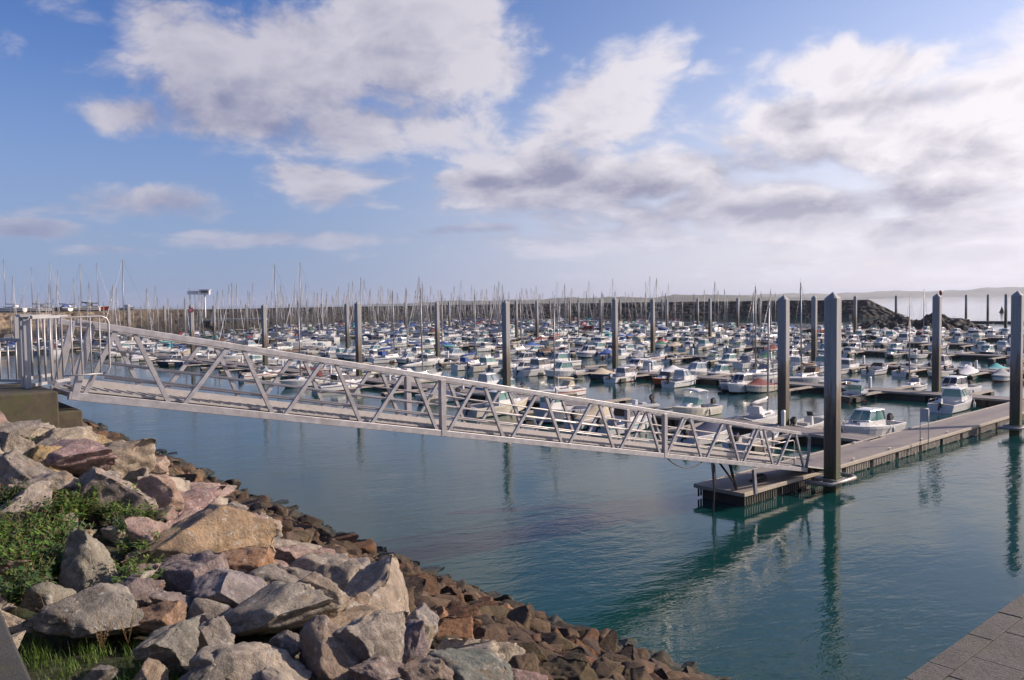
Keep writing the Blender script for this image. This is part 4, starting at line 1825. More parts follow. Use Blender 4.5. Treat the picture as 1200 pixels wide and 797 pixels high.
q.build('hanging_hose', BLACK, gw)
# coil of dark netting on the pontoon end
coil = MB()
cc = wl0 + DV * 3.2 - NV * 0.1
pts = []
rc = random.Random(2)
for i in range(90):
    t = i / 90 * 6.28 * 5
    r_ = 0.35 + 0.2 * math.sin(i * 0.7) + 0.06 * math.sin(i)
    pts.append(Vector((math.cos(t) * r_ * 1.8, math.sin(t) * r_ * 0.8, 0.04 + 0.03 * (i % 5) / 4)))
coil.tube(pts, 0.035, 5)
o = coil.build('rope_coil', [BLACK])
o.location = (cc.x, cc.y, DECK)
o.rotation_euler = (0, 0, ANG_D)
tag(o, 'dark coil of rope lying on the pontoon under the gangway', 'rope')

# pile guide frames on the walkway's quay side
for i, pc in enumerate((pA, pB)):
    e = thing('pile_guide', ['steel guide frame holding the pile at the gangway foot', 'steel guide frame holding the walkway pile beyond the notice panel'][i], 'guide frame', (pc.x, pc.y, DECK - 0.12), ANG_D)
    q = MB()
    q.tube([(-1.5, 0.62, 0), (-1.25, -0.62, 0), (1.15, -0.62, 0), (1.5, -0.3, 0), (1.5, 0.62, 0)], 0.10, 8)
    q.build('collar', STEEL, e)
    q = MB()
    q.box((0, 0.52, 0.0), (1.3, 0.22, 0.20))
    q.build('bracket', STEEL, e)

# pedestals on the berth pontoons
def pedestal(p, label):
    q = MB()
    q.box((0, 0, 0.5), (0.26, 0.22, 1.0))
    q.frustum((-0.15, 0.15, 0.13, 0.13), (-0.08, 0.08, 0.08, 0.08), 1.0, 1.12)
    o = q.build('service_pedestal', PEDM, None, 0.03)
    o.location = p
    o.rotation_euler = (0, 0, ANG_N)
    tag(o, label, 'pedestal', 'service pedestals on the pontoons')
    return o


pp = W(918, 499, DECK)
proto_ped = pedestal((pp.x, pp.y, DECK), 'white service pedestal in front of the first pile of the first berth pontoon')
q = MB()
q.box((0, -0.113, 0.82), (0.14, 0.01, 0.14))
q.build('socket_panel', BLACK, proto_ped)
for k in range(5):
    i = 0
    for n in range(14 if k else 30, BR_LEN[k] - 4, 14):
        v = dn(BR_D[k] + 0.8, n, DECK)
        px, py, dep = P(v)
        if 0 < px < 1200:
            c = copy_tree(proto_ped)
            c.location = v
            i += 1
            tag(c, f'small white pedestal on the {PN[k]} berth pontoon, {ordinal(i)} out from the walkway', group='service pedestals on the pontoons')

# sign frame on the walkway
sp = W(1083, 521, DECK)
e = thing('notice_frame', 'grey notice panel on two thin posts at the edge of the walkway', 'notice board', (sp.x, sp.y, DECK), ANG_D - 0.72)
for x in (-0.25, 0.25):
    q = MB()
    q.tube([(x, 0, 0), (x, 0, 2.18)], 0.024, 8)
    q.build('post', ALU, e)
q = MB()
q.box((0, 0, 1.78), (0.46, 0.03, 0.76))
q.build('panel', mat('grey_panel', (0.42, 0.43, 0.46), 0.4, var=0.06), e)
q = MB()
q.tube([(-0.25, 0, 2.2), (0.25, 0, 2.2)], 0.024, 8)
q.build('crossbar', ALU, e)

# ------------------------------------------------------------------ abutment, railings, gate
AB = gpt(0, 0.5)
ab = thing('gangway_abutment', 'mossy two-stepped concrete foot carrying the top of the gangway', 'abutment', (AB.x, AB.y, 0), math.atan2(GDIR.y, GDIR.x))
q = MB()
q.box((-3.42, 0.2, 6.1), (6.8, 3.3, 3.5))
q.build('upper_block', CONC, ab, 0.03)
q = MB()
q.box((0.05, 0.35, 5.2), (1.0, 3.0, 4.26))
q.build('lower_block', CONC, ab, 0.04)
# top of upper block = 7.85
q = MB()
q.box((0.12, 0.6, 7.44), (0.2, 1.6, 0.24))
q.build('bearing', BLACK, ab)


def lp(x, y, z):
    """local frame of the gangway head: x along it, y across (far +)"""
    return Vector((AB.x, AB.y, 0)) + GDIR * x + GN * y + Vector((0, 0, z))


TOPB = 7.85
# tall gate enclosure and the side wings (white tube)
RAILM = mat('gate_galvanised', (0.44, 0.44, 0.46), 0.4, 0.25, var=0.06, dirt=(0.4, 0.38, 0.35), dirt_amt=0.35)


def baluster_panel(name, label, p, q_, z0, z1, n, r=0.02, rail=0.04, rounded=False, cat='railing', post=0.0, group=None):
    e = thing(name, label, cat, p, 0, group)
    d = q_ - p
    f = MB()
    if rounded:
        u = d.normalized()
        c = 0.16
        f.tube([Vector((0, 0, z0)), Vector((0, 0, z1)), d + Vector((0, 0, z1)) - u * c, d + Vector((0, 0, z1 - 0.05)) - u * 0.04, d + Vector((0, 0, z1 - c)), d + Vector((0, 0, z0 + c)),
                d + Vector((0, 0, z0 + .03)) - u * .05, d + Vector((0, 0, z0)) - u * c], rail, 8)
        f.tube([Vector((0, 0, z0)), d + Vector((0, 0, z0)) - u * c], rail * 0.8, 8)
    else:
        for zz in (z0, z1):
            f = MB()
            f.bar(Vector((0, 0, zz)), d + Vector((0, 0, zz)), rail * 1.7, rail * 1.9)
            f.build('rail', RAILM, e)
    if rounded:
        f.build('frame', RAILM, e)
    for i in range(1, n):
        g = MB()
        a = d * (i / n)
        g.tube([a + Vector((0, 0, z0)), a + Vector((0, 0, z1))], r, 7)
        g.build('baluster', RAILM, e)
    if post:
        for a in (Vector((0, 0, 0)), d):
            g = MB()
            g.box(a + Vector((0, 0, (z1 + 0.02) / 2)), (post, post, z1 + 0.04), math.atan2(GDIR.y, GDIR.x))
            g.build('post', RAILM, e)
    return e


pg = [W(36, 452, TOPB), W(78, 455, TOPB)]
# long low railing along the quay to the left
ra = W(-90, 449, TOPB)
rb_ = W(30, 452, TOPB)
baluster_panel('quay_railing', 'low railing with thin uprights along the quay, beside the tall gate', Vector((ra.x, ra.y, TOPB)), Vector((rb_.x, rb_.y, TOPB)), 0.12, 1.15, 13, 0.024, 0.035, post=0.09)
# gate posts
gp = thing('gate_post', 'broad grey double gate post of the gangway enclosure', 'post', W(33, 455, TOPB) , math.atan2(GDIR.y, GDIR.x))
q = MB()
q.box((0, 0, 0.86), (0.13, 0.14, 1.74))
q.box((-0.02, 0.30, 0.86), (0.13, 0.15, 1.74))
q.build('column', RAILM, gp, 0.01)
q = MB()
q.box((-0.01, 0.15, 1.76), (0.24, 0.56, 0.06))
q.build('cap', RAILM, gp)
p0 = W(40, 456, TOPB)
p1 = W(81, 449, TOPB)
baluster_panel('tall_gate', 'tall barred gate panel at the head of the gangway', p0, p1, 0.10, 1.72, 6, 0.020, 0.038, cat='gate', post=0.0)
# far leaf of the enclosure
p2, p3 = p0 + GN * 2.0, p1 + GN * 2.0
baluster_panel('tall_gate_screen', 'tall barred screen on the far side of the gangway head, seen behind the gate', p2, p3, 0.10, 1.72, 5, 0.03, 0.045, cat='gate', post=0.09)
# rounded wing railing reaching over the water
w0 = W(86, 427, 8.35)
w0 = gpt(0.05, -0.12, 0)
w0.z = 8.17
w1 = w0 + GDIR * 1.02 - Vector((0, 0, 0))
baluster_panel('rounded_wing_railing', 'white tubular wing railing with rounded corners beside the gangway head', w0, w1, 0.02, 1.40, 5, 0.017, 0.024, rounded=True)

# ------------------------------------------------------------------ boats
def hull_mb(L, B, H, rise=0.45, cock=(0.05, 0.42), floor=0.12, fore_crown=0.07, rake=0.09, full=2.2, keel=-0.3, stern=0.9):
    """slots: 0 hull, 1 stripe, 2 antifouling, 3 deck"""
    mb = MB()
    us = sorted(set([0, 0.04, 0.12, 0.22, 0.32, 0.45, 0.55, 0.65, 0.74, 0.82, 0.89, 0.94, 0.975, 1.0]))
    stations = []
    for u in us:
        stations.append((u, cock[0] <= u <= cock[1]))
    # step stations
    out = []
    for u in us:
        out.append(u)
    for c in cock:
        out += [c - 0.002, c + 0.002]
    out = sorted(u for u in set(out) if 0 <= u <= 1)
    secs = []
    for u in out:
        b = B / 2 * (1 - max(0.0, (u - 0.42) / 0.58) ** full) * (stern + (1 - stern) * min(1, u / 0.35))
        b = max(b, 0.015)
        h = H * (1 + rise * u * u)
        fl = floor if cock[0] < u < cock[1] else h + 0.02
        cr = 0.0 if cock[0] < u < cock[1] else fore_crown * min(1, b / (B * 0.3))
        x = -L / 2 + L * u
        def px(f):
            return x - (1 - f) * rake * L * u ** 4
        pts = [(px(0), 0, keel * (1 - 0.75 * u ** 5)), (px(0.25), 0.78 * b, -0.04 + 0.22 * u ** 4), (px(0.35), 0.86 * b, 0.07 + 0.2 * u ** 4), (px(0.7), 0.955 * b, h * 0.66), (px(0.85), 0.985 * b, h * 0.80),
               (px(1), 1.0 * b, h), (px(1), max(b - 0.05, 0.008), h + 0.03), (px(1), max(b - 0.13, 0.004), h + 0.01), (px(1), max(b - 0.15, 0.002), fl), (px(1), 0, fl + cr)]
        secs.append(pts)
    for sgn in (1, -1):
        ss = [[Vector((p[0], p[1] * sgn, p[2])) for p in s] for s in secs]
        mb.loft(ss, mats=[2, 2, 0, 1, 0, 0, 3, 3, 3], smooth=False, flip=(sgn > 0))
    s0 = secs[0]
    tr = [Vector((p[0], p[1], p[2])) for p in s0[:6]] + [Vector((p[0], -p[1], p[2])) for p in reversed(s0[1:6])]
    mb.add(tr, [tuple(range(len(tr)))], 0)
    return mb, (lambda u: (B / 2 * (1 - max(0.0, (u - 0.42) / 0.58) ** full), H * (1 + rise * u * u), -L / 2 + L * u))


def cabin_mbs(x0, x1, wb, wf, z0, zs, zt, rk_f, rk_a, tw=0.12, over=0.08, mull=1):
    """body (slot 0 white), glass, roof"""
    body, glass, roof = MB(), MB(), MB()
    body.frustum((x0, x1, wb, wf), (x0 + rk_a * 0.15, x1 - rk_f * 0.15, wb - 0.03, wf - 0.03), z0, zs)
    t0 = (x0 + rk_a * 0.15, x1 - rk_f * 0.15, wb - 0.03, wf - 0.03)
    t1 = (x0 + rk_a, x1 - rk_f, wb - tw, wf - tw)
    g0 = (t0[0] + .02, t0[1] - .02, t0[2] - .02, t0[3] - .02)
    g1 = (t1[0] + .02, t1[1] - .02, t1[2] - .02, t1[3] - .02)
    glass.frustum(g0, g1, zs, zt, bottom=False, top=False)
    def ring(q, z):
        a, b, wB, wF = q
        return [Vector((a, -wB, z)), Vector((b, -wF, z)), Vector((b, wF, z)), Vector((a, wB, z))]
    r0, r1 = ring(t0, zs), ring(t1, zt)
    pw = 0.06
    for a, b in zip(r0, r1):
        body.bar(a, b, pw, pw)
    for side in ((0, 1), (3, 2)):
        for k in range(1, mull + 1):
            f = k / (mull + 1)
            body.bar(r0[side[0]].lerp(r0[side[1]], f), r1[side[0]].lerp(r1[side[1]], f), 0.05, 0.05)
    body.bar(r0[1].lerp(r0[2], 0.5), r1[1].lerp(r1[2], 0.5), 0.05, 0.05)
    roof.frustum((t1[0] - over * 1.6, t1[1] + over, t1[2] + over * .7, t1[3] + over * .6), (t1[0] - over * 1.4, t1[1] + over * 0.4, t1[2] + over * .4, t1[3] + over * .2), zt, zt + 0.06)
    roof.frustum((t1[0] - over * 1.4, t1[1] + over * 0.4, t1[2] + over * .4, t1[3] + over * .2), (t1[0] + 0.12, t1[1] - 0.25, t1[2] - 0.2, t1[3] - 0.25), zt + 0.06, zt + 0.12)
    return body, glass, roof


def outboard_mb(tilt=0.0):
    class Two:
        def build(self, name, mats, parent):
            o = self.a.build(name, mats, parent)
            self.b.build('drive_leg', [BLACK], o)
            return o
    w = Two()
    q = MB()
    q.frustum((-0.26, 0.2, 0.17, 0.14), (-0.20, 0.12, 0.12, 0.11), 0.45, 0.80)
    q.frustum((-0.22, 0.16, 0.14, 0.12), (-0.26, 0.2, 0.17, 0.14), 0.34, 0.448)
    p = MB()
    p.box((-0.04, 0, 0.05), (0.16, 0.10, 0.60))
    p.box((-0.10, 0, -0.28), (0.34, 0.04, 0.05))
    p.box((0.16, 0, 0.18), (0.16, 0.20, 0.20))
    if tilt:
        M = Matrix.Rotation(tilt, 3, 'Y')
        c = Vector((0.18, 0, 0.2))
        for t_ in (q, p):
            t_.v = [tuple(c + M @ (Vector(v) - c)) for v in t_.v]
    w.a, w.b = q, p
    return w


def rail_mb(fn, u0, u1, hh, r=0.014, n=6, inset=0.08):
    q = MB()
    pts = {1: [], -1: []}
    for i in range(n):
        u = u0 + (u1 - u0) * i / (n - 1)
        b, h, x = fn(u)
        for sgn in (1, -1):
            hr = hh * min(1, (i + 0.3) / 1.5)
            pts[sgn].append((Vector((x, sgn * max(b - inset, 0.03), h)), Vector((x + 0.05, sgn * max(b - inset, 0.03), h + hr))))
    path = [p[1] for p in pts[1]] + [p[1] for p in reversed(pts[-1])]
    q.tube(path, r, 5)
    for sgn in (1, -1):
        for i, (a, b) in enumerate(pts[sgn]):
            if i % 2 == 0 or i == n - 1:
                q.tube([a, b], r * 0.85, 5)
    return q


def fender_mb(x, y, z, r=0.10, l=0.5):
    q = MB()
    q.tube([(x, y, z - l / 2), (x, y, z - l / 2 + .06), (x, y, z + l / 2 - .06), (x, y, z + l / 2), (x, y * 0.97, z + l / 2 + 0.3)], [0.03, r, r, 0.03, 0.012], 7)
    return q


HULLMATS = [GEL['white'], GEL['white'], GEL['navy'], DECKW]


def boat_root(name):
    return empty(name)


def proto_wheelhouse(L=6.4, B=2.5, H=0.72, wl=0.0, tilt=0.5, tall=1.0):
    e = boat_root('motorboat')
    mb, fn = hull_mb(L, B, H, cock=(0.04, 0.40))
    mb.build('hull', HULLMATS, e)
    x0, x1 = -L / 2 + L * 0.38, -L / 2 + L * 0.70
    h = H * 1.15
    body, glass, roof = cabin_mbs(x0, x1, B * 0.35, B * 0.28, h - 0.3, h + 0.36, h + 1.02 * tall, 0.62, 0.10, tw=0.16)
    wh = body.build('wheelhouse', [GEL['white']], e)
    glass.build('window', [GLASS['green-tinted']], wh)
    roof.build('roof', [GEL['white']], wh)
    q = MB()
    q.frustum((x1 - 0.1, x1 + L * 0.13, B * 0.30, B * 0.2), (x1 - 0.1, x1 + L * 0.08, B * 0.27, B * 0.16), h + 0.0, h + 0.32)
    q.build('cuddy', [GEL['white']], e)
    q = MB()
    q.box((x1 + L * 0.06, 0, h + 0.33), (0.42, 0.42, 0.05))
    q.build('hatch', [GLASS['smoked']], e)
    q = MB()
    zr = h + 1.02 * tall + 0.10
    q.tube([(x0 + 0.2, 0.25, zr), (x0 + 0.05, 0.25, zr + 1.5)], 0.010, 4)
    q.build('antenna', [WIRE], e)
    q = MB()
    for s in (-1, 1):
        q.tube([(x0 + 0.25, s * B * 0.2, zr - 0.02), (x0 + 0.3, s * B * 0.2, zr + 0.09), (x1 - 1.0, s * B * 0.2, zr + 0.09), (x1 - 0.95, s * B * 0.2, zr - 0.02)], 0.012, 4)
        q.tube([(-L / 2 + 0.1, s * B * 0.42, H), (-L / 2 + 0.12, s * B * 0.42, H + 0.32), (x0 - 0.1, s * B * 0.45, H + 0.34), (x0 - 0.05, s * B * 0.45, H)], 0.014, 4)
    q.build('grab_rail', [CHROME], e)
    q = MB()
    for sgn in (-1, 1):
        q.box((-L / 2 + L * 0.10, sgn * B * 0.25, 0.36), (0.5, 0.5, 0.4))
    q.build('seat', [CUSHION], e)
    rail_mb(fn, 0.62, 0.985, 0.42).build('pulpit_rail', [CHROME], e)
    m_ = outboard_mb(tilt)
    o = m_.build('outboard_motor', [BLACK], e)
    o.location = (-L / 2 - 0.16, 0, H * 0.55)
    for (fx, s) in ((-L * 0.12, 1), (L * 0.12, -1)):
        fender_mb(fx, s * (B / 2 + 0.10), 0.42).build('fender', [PEDM], e)
    return e, L


def proto_cuddy(L=5.8, B=2.3, H=0.68, canopy=True):
    e = boat_root('motorboat')
    mb, fn = hull_mb(L, B, H, cock=(0.04, 0.52))
    mb.build('hull', HULLMATS, e)
    x1 = -L / 2 + L * 0.60
    h = H * 1.15
    q = MB()
    q.frustum((x1 - L * 0.10, x1 + L * 0.20, B * 0.36, B * 0.18), (x1 - L * 0.10, x1 + L * 0.12, B * 0.30, B * 0.14), h - 0.1, h + 0.28)
    q.build('cuddy', [GEL['white']], e)
    g = MB()
    a, c = B * 0.36, B * 0.22
    vs = [(-0.75, -a, 0), (0.0, -a * 0.96, 0), (0.30, -c, 0), (0.30, c, 0), (0.0, a * 0.96, 0), (-0.75, a, 0)]
    tp = [(-0.80, -a * .95, 0.22), (-0.28, -a * .9, 0.48), (-0.05, -c * .92, 0.52), (-0.05, c * .92, 0.52), (-0.28, a * .9, 0.48), (-0.80, a * .95, 0.22)]
    z = h + 0.26
    V = [(x1 + v[0], v[1], z + v[2]) for v in vs] + [(x1 + v[0], v[1], z + v[2]) for v in tp]
    g.add(V, [(i, i + 1, i + 7, i + 6) for i in range(5)])
    g.build('windscreen', [GLASS['green-tinted']], e)
    f = MB()
    f.tube([Vector(V[i]) for i in range(6, 12)], 0.022, 5)
    f.build('windscreen_frame', [CHROME], e)
    if canopy:
        q = MB()
        zt = z + 1.15
        secs = []
        for x in np.linspace(x1 - 1.6, x1 - 0.05, 5):
            u = (x - (x1 - 1.6)) / 1.55
            dz = -0.10 * (2 * u - 1) ** 2
            secs.append([Vector((x, y, zt + dz - 0.12 * (y / (B * 0.36)) ** 2)) for y in np.linspace(-B * 0.36, B * 0.36, 7)])
        q.loft(secs, smooth=True)
        o = q.build('canopy', [CLOTH['navy']], e)
        md = o.modifiers.new('thickness', 'SOLIDIFY')
        md.thickness = 0.03
        q = MB()
        for x in (x1 - 1.55, x1 - 0.1):
            for s in (-1, 1):
                q.tube([(x1 - 0.85, s * B * 0.42, H), (x, s * B * 0.35, zt - 0.2)], 0.014, 5)
        q.build('canopy_frame', [CHROME], e)
    q = MB()
    for sgn in (-1, 1):
        q.box((x1 - 0.95, sgn * B * 0.2, 0.42), (0.45, 0.48, 0.55))
    q.build('seat', [CUSHION], e)
    rail_mb(fn, 0.66, 0.985, 0.36).build('pulpit_rail', [CHROME], e)
    o = outboard_mb(0.25).build('outboard_motor', [BLACK], e)
    o.location = (-L / 2 - 0.16, 0, H * 0.55)
    fender_mb(-L * 0.1, B / 2 + 0.10, 0.4).build('fender', [PEDM], e)
    return e, L


def proto_open(L=5.0, B=2.0, H=0.6):
    e = boat_root('open_boat')
    mb, fn = hull_mb(L, B, H, cock=(0.04, 0.76))
    mb.build('hull', HULLMATS, e)
    q = MB()
    q.frustum((-0.2, 0.35, 0.32, 0.28), (-0.1, 0.2, 0.28, 0.22), 0.12, 1.05)
    q.build('console', [GEL['white']], e)
    q = MB()
    q.add([(0.25, -0.25, 1.05), (0.25, 0.25, 1.05), (0.05, 0.22, 1.38), (0.05, -0.22, 1.38)], [(0, 1, 2, 3)])
    o = q.build('windscreen', [GLASS['smoked']], e)
    md = o.modifiers.new('t', 'SOLIDIFY')
    md.thickness = 0.01
    q = MB()
    q.box((-0.85, 0, 0.42), (0.4, 0.8, 0.5))
    q.box((1.1, 0, 0.38), (0.25, 1.3, 0.06))
    q.build('seat', [CUSHION], e)
    rail_mb(fn, 0.75, 0.98, 0.25).build('bow_rail', [CHROME], e)
    o = outboard_mb(0.9).build('outboard_motor', [BLACK], e)
    o.location = (-L / 2 - 0.14, 0, H * 0.6)
    return e, L


def proto_covered(L=5.4, B=2.15, H=0.66):
    e = boat_root('covered_boat')
    mb, fn = hull_mb(L, B, H, cock=(0.5, 0.501), floor=H)
    mb.build('hull', HULLMATS, e)
    q = MB()
    secs = []
    for i, u in enumerate([0.02, 0.05, 0.15, 0.28, 0.4, 0.52, 0.62, 0.74, 0.85, 0.95]):
        b, h, x = fn(u)
        b = b * (0.92 if i else 0.88)
        pk = [0.05, 0.12, 0.25, 0.42, 0.62, 0.85, 0.66, 0.30, 0.12, 0.03][i]
        sec = []
        for y in np.linspace(-1, 1, 9):
            z = h - 0.10 * (abs(y) > 0.9) + pk * (1 - abs(y) ** 1.5) + 0.03
            sec.append(Vector((x, y * (b + 0.03), z)))
        secs.append(sec)
    q.loft(secs, smooth=True, flip=True)
    q.build('cover', [CLOTH['blue']], e)
    o = outboard_mb(0.7).build('outboard_motor', [BLACK], e)
    o.location = (-L / 2 - 0.14, 0, H * 0.55)
    return e, L


def proto_cruiser(L=8.2, B=2.9, H=0.95):
    e = boat_root('motorboat')
    mb, fn = hull_mb(L, B, H, rise=0.35, cock=(0.03, 0.28), floor=0.35)
    mb.build('hull', HULLMATS, e)
    h = H * 1.08
    x0, x1 = -L / 2 + L * 0.24, -L / 2 + L * 0.64
    body, glass, roof = cabin_mbs(x0, x1, B * 0.40, B * 0.34, h - 0.3, h + 0.42, h + 1.0, 0.85, 0.15, mull=2, over=0.12)
    wh = body.build('wheelhouse', [GEL['white']], e)
    glass.build('window', [GLASS['smoked']], wh)
    roof.build('roof', [GEL['white']], wh)
    q = MB()
    q.frustum((x1 - 0.6, x1 + L * 0.2, B * 0.36, B * 0.16), (x1 - 0.6, x1 + L * 0.1, B * 0.30, B * 0.10), h, h + 0.33)
    q.build('coachroof', [GEL['white']], e)
    q = MB()
    q.tube([(x0 + 0.5, -B * 0.36, h + 1.0), (x0 + 0.2, -B * 0.3, h + 1.6), (x0 + 0.2, B * 0.3, h + 1.6), (x0 + 0.5, B * 0.36, h + 1.0)], 0.05, 6)
    q.tube([(x0 + 0.2, 0, h + 1.6), (x0 + 0.1, 0, h + 2.7)], 0.015, 5)
    q.build('radar_arch', [GEL['white']], e)
    rail_mb(fn, 0.5, 0.985, 0.5, n=8).build('pulpit_rail', [CHROME], e)
    for (fx, s) in ((-L * 0.2, 1), (L * 0.05, 1), (-L * .1, -1)):
        fender_mb(fx, s * (B / 2 + 0.12), 0.5, 0.12, 0.6).build('fender', [CLOTH['navy']], e)
    return e, L


def proto_rib(L=5.2, B=2.1):
    e = boat_root('inflatable_boat')
    q = MB()
    pts, rr_ = [], []
    for u in (0, 0.06, 0.3, 0.55, 0.72, 0.84, 0.93):
        pts.append(Vector((-L / 2 + L * u, B / 2 - 0.25 - (0.75 * (max(0, u - 0.5) / 0.43) ** 2.2) * (B / 2 - .25), 0.32 + 0.25 * u ** 3)))
        rr_.append(0.08 if u == 0 else 0.24)
    full = pts + [Vector((p.x, -p.y, p.z)) for p in reversed(pts)]
    q.tube(full, rr_ + rr_[::-1], 10)
    q.build('tube', [CLOTH['grey']], e)
    q = MB()
    mb, fn = hull_mb(L * 0.92, B * 0.72, 0.28, cock=(0.02, 0.8), floor=0.16)
    mb.build('hull', HULLMATS, e)
    q = MB()
    q.frustum((-0.2, 0.3, 0.26, 0.24), (-0.12, 0.15, 0.22, 0.2), 0.15, 1.0)
    q.build('console', [GEL['white']], e)
    o = outboard_mb(0.6).build('outboard_motor', [BLACK], e)
    o.location = (-L / 2 - 0.02, 0, 0.42)
    return e, L


def proto_yacht(L=9.4, B=3.05, H=0.98, mast=14.6, furled=True):
    e = boat_root('sailing_yacht')
    mb, fn = hull_mb(L, B, H, rise=0.22, cock=(0.04, 0.30), floor=0.5, full=1.9, stern=0.72, rake=0.12, fore_crown=0.10)
    mb.build('hull', HULLMATS, e)
    h = H * 1.05
    q = MB()
    xa, xb = -L / 2 + L * 0.30, -L / 2 + L * 0.70
    q.frustum((xa, xb, B * 0.30, B * 0.17), (xa + 0.1, xb - 0.5, B * 0.26, B * 0.13), h, h + 0.42)
    q.build('coachroof', [GEL['white']], e)
    q = MB()
    for s in (-1, 1):
        def yy(x, z):
            f = (x - xa) / (xb - xa)
            return s * ((B * 0.30 + (B * 0.17 - B * 0.30) * f) - (z - h) / 0.42 * B * 0.04 + 0.012)
        x_, x2 = xa + 0.5, xb - 1.0
        V = [(x_, yy(x_, h + .14), h + .14), (x2, yy(x2, h + .14), h + .14), (x2 - .1, yy(x2 - .1, h + .29), h + .29), (x_ + .05, yy(x_ + .05, h + .29), h + .29)]
        q.add(V, [(0, 1, 2, 3) if s < 0 else (3, 2, 1, 0)])
    q.build('window', [GLASS['smoked']], e)
    mx = -L / 2 + L * 0.60
    q = MB()
    q.tube([(mx, 0, h + 0.3), (mx, 0, mast)], [0.10, 0.075], 8)
    for zz in (mast * 0.42, mast * 0.70):
        q.tube([(mx, -0.55, zz), (mx, 0, zz + .02), (mx, 0.55, zz)], 0.022, 5)
    q.tube([(mx, 0, mast), (mx, 0, mast + 0.5)], 0.012, 4)
    q.build('mast', [ALUM_MAST], e)
    q = MB()
    q.tube([(mx - 0.08, 0, h + 1.25), (-L / 2 + L * 0.16, 0, h + 1.15)], 0.06, 6)
    q.build('boom', [ALUM_MAST], e)
    q = MB()
    q.tube([(mx - 0.1, 0, h + 1.62), (mx - 0.5, 0, h + 1.46), (-L / 2 + L * 0.3, 0, h + 1.34), (-L / 2 + L * 0.17, 0, h + 1.26)], [0.10, 0.16, 0.14, 0.06], 7)
    q.build('sail_cover', [CLOTH['blue']], e)
    q = MB()
    b_, hh, bx = fn(0.985)
    r = 0.014
    q.tube([(bx, 0, hh + .05), (mx, 0, mast - 0.1)], r, 4)
    q.tube([(-L / 2 + 0.05, 0, H), (mx, 0, mast)], r, 4)
    for s in (-1, 1):
        bb, h3, _ = fn(0.58)
        q.tube([(mx - 0.15, s * (bb - 0.1), h3), (mx, s * 0.55, mast * 0.42), (mx, s * 0.55, mast * 0.70), (mx, 0, mast)], r, 4)
    q.build('rigging', [WIRE], e)
    if furled:
        q = MB()
        a, c = Vector((bx - 0.05, 0, hh + 0.5)), Vector((mx + 0.1, 0, mast - 0.5))
        q.tube([a, a.lerp(c, 0.3), a.lerp(c, 0.9), c], [0.03, 0.075, 0.035, 0.02], 6)
        q.build('furled_sail', [CLOTH['white']], e)
    q = MB()
    ax = -L / 2 + L * 0.30
    q.frustum((ax - 0.5, ax + 0.7, B * 0.28, B * 0.28), (ax - 0.45, ax + 0.1, B * 0.24, B * 0.22), h + 0.35, h + 1.0)
    q.build('spray_hood', [CLOTH['navy']], e)
    rail_mb(fn, 0.05, 0.985, 0.55, 0.012, n=9).build('guard_rail', [CHROME], e)
    return e, L


def proto_fisher(L=6.2, B=2.5, H=0.85):
    e = boat_root('fishing_boat')
    mb, fn = hull_mb(L, B, H, rise=0.55, cock=(0.03, 0.58), floor=0.25, full=2.0)
    mb.build('hull', HULLMATS, e)
    h = H * 1.3
    body, glass, roof = cabin_mbs(L * 0.08, L * 0.27, B * 0.26, B * 0.24, 0.6, h + 0.5, h + 0.95, 0.08, 0.05, tw=0.05)
    wh = body.build('wheelhouse', [GEL['white']], e)
    glass.build('window', [GLASS['smoked']], wh)
    roof.build('roof', [GEL['white']], wh)
    q = MB()
    q.tube([(L * 0.05, 0, 0.4), (L * 0.02, 0, h + 2.6)], 0.03, 6)
    q.build('mast', [ALUM_MAST], e)
    fender_mb(-L * 0.15, B / 2 + 0.12, 0.5, 0.13).build('fender', [CLOTH['navy']], e)
    fender_mb(L * 0.1, -B / 2 - 0.12, 0.5, 0.13).build('fender', [CLOTH['red']], e)
    return e, L


PROTO = {
    'wheel': proto_wheelhouse(), 'wheel_s': proto_wheelhouse(5.5, 2.2, 0.64, tilt=0.95, tall=0.92),
    'wheel_l': proto_wheelhouse(7.2, 2.7, 0.82, tilt=0.2, tall=1.02),
    'cuddy': proto_cuddy(), 'screen': proto_cuddy(5.4, 2.2, 0.64, False), 'open': proto_open(), 'cover': proto_covered(),
    'cruiser': proto_cruiser(), 'rib': proto_rib(), 'yacht': proto_yacht(), 'yacht_s': proto_yacht(7.4, 2.6, 0.82, 11.5, False),
    'yacht_l': proto_yacht(11.0, 3.4, 1.12, 17.5), 'fisher': proto_fisher(),
}
bpy.context.view_layer.update()
for e, _L in PROTO.values():
    KIDS[e.name] = list(e.children)
    for c in e.children:
        KIDS[c.name] = list(c.children)
USED = set()

TYPE = {
    'wheel': ('cabin motorboat', 'motorboat'), 'wheel_s': ('small cabin motorboat', 'motorboat'), 'wheel_l': ('large cabin motorboat', 'motorboat'),
    'cuddy': ('canopied motorboat', 'motorboat'), 'screen': ('open-backed motorboat', 'motorboat'), 'open': ('open boat', 'open boat'),
    'cover': ('boat under a cover', 'covered boat'), 'cruiser': ('long motor cruiser', 'motorboat'), 'rib': ('inflatable boat', 'inflatable'),
    'yacht': ('sailing yacht', 'yacht'), 'yacht_s': ('small sailing yacht', 'yacht'), 'yacht_l': ('tall sailing yacht', 'yacht'), 'fisher': ('fishing boat', 'fishing boat'),
}


def setm(o, slot, m_):
    if o.material_slots[slot].material is m_:
        return
    o.material_slots[slot].link = 'OBJECT'
    o.material_slots[slot].material = m_


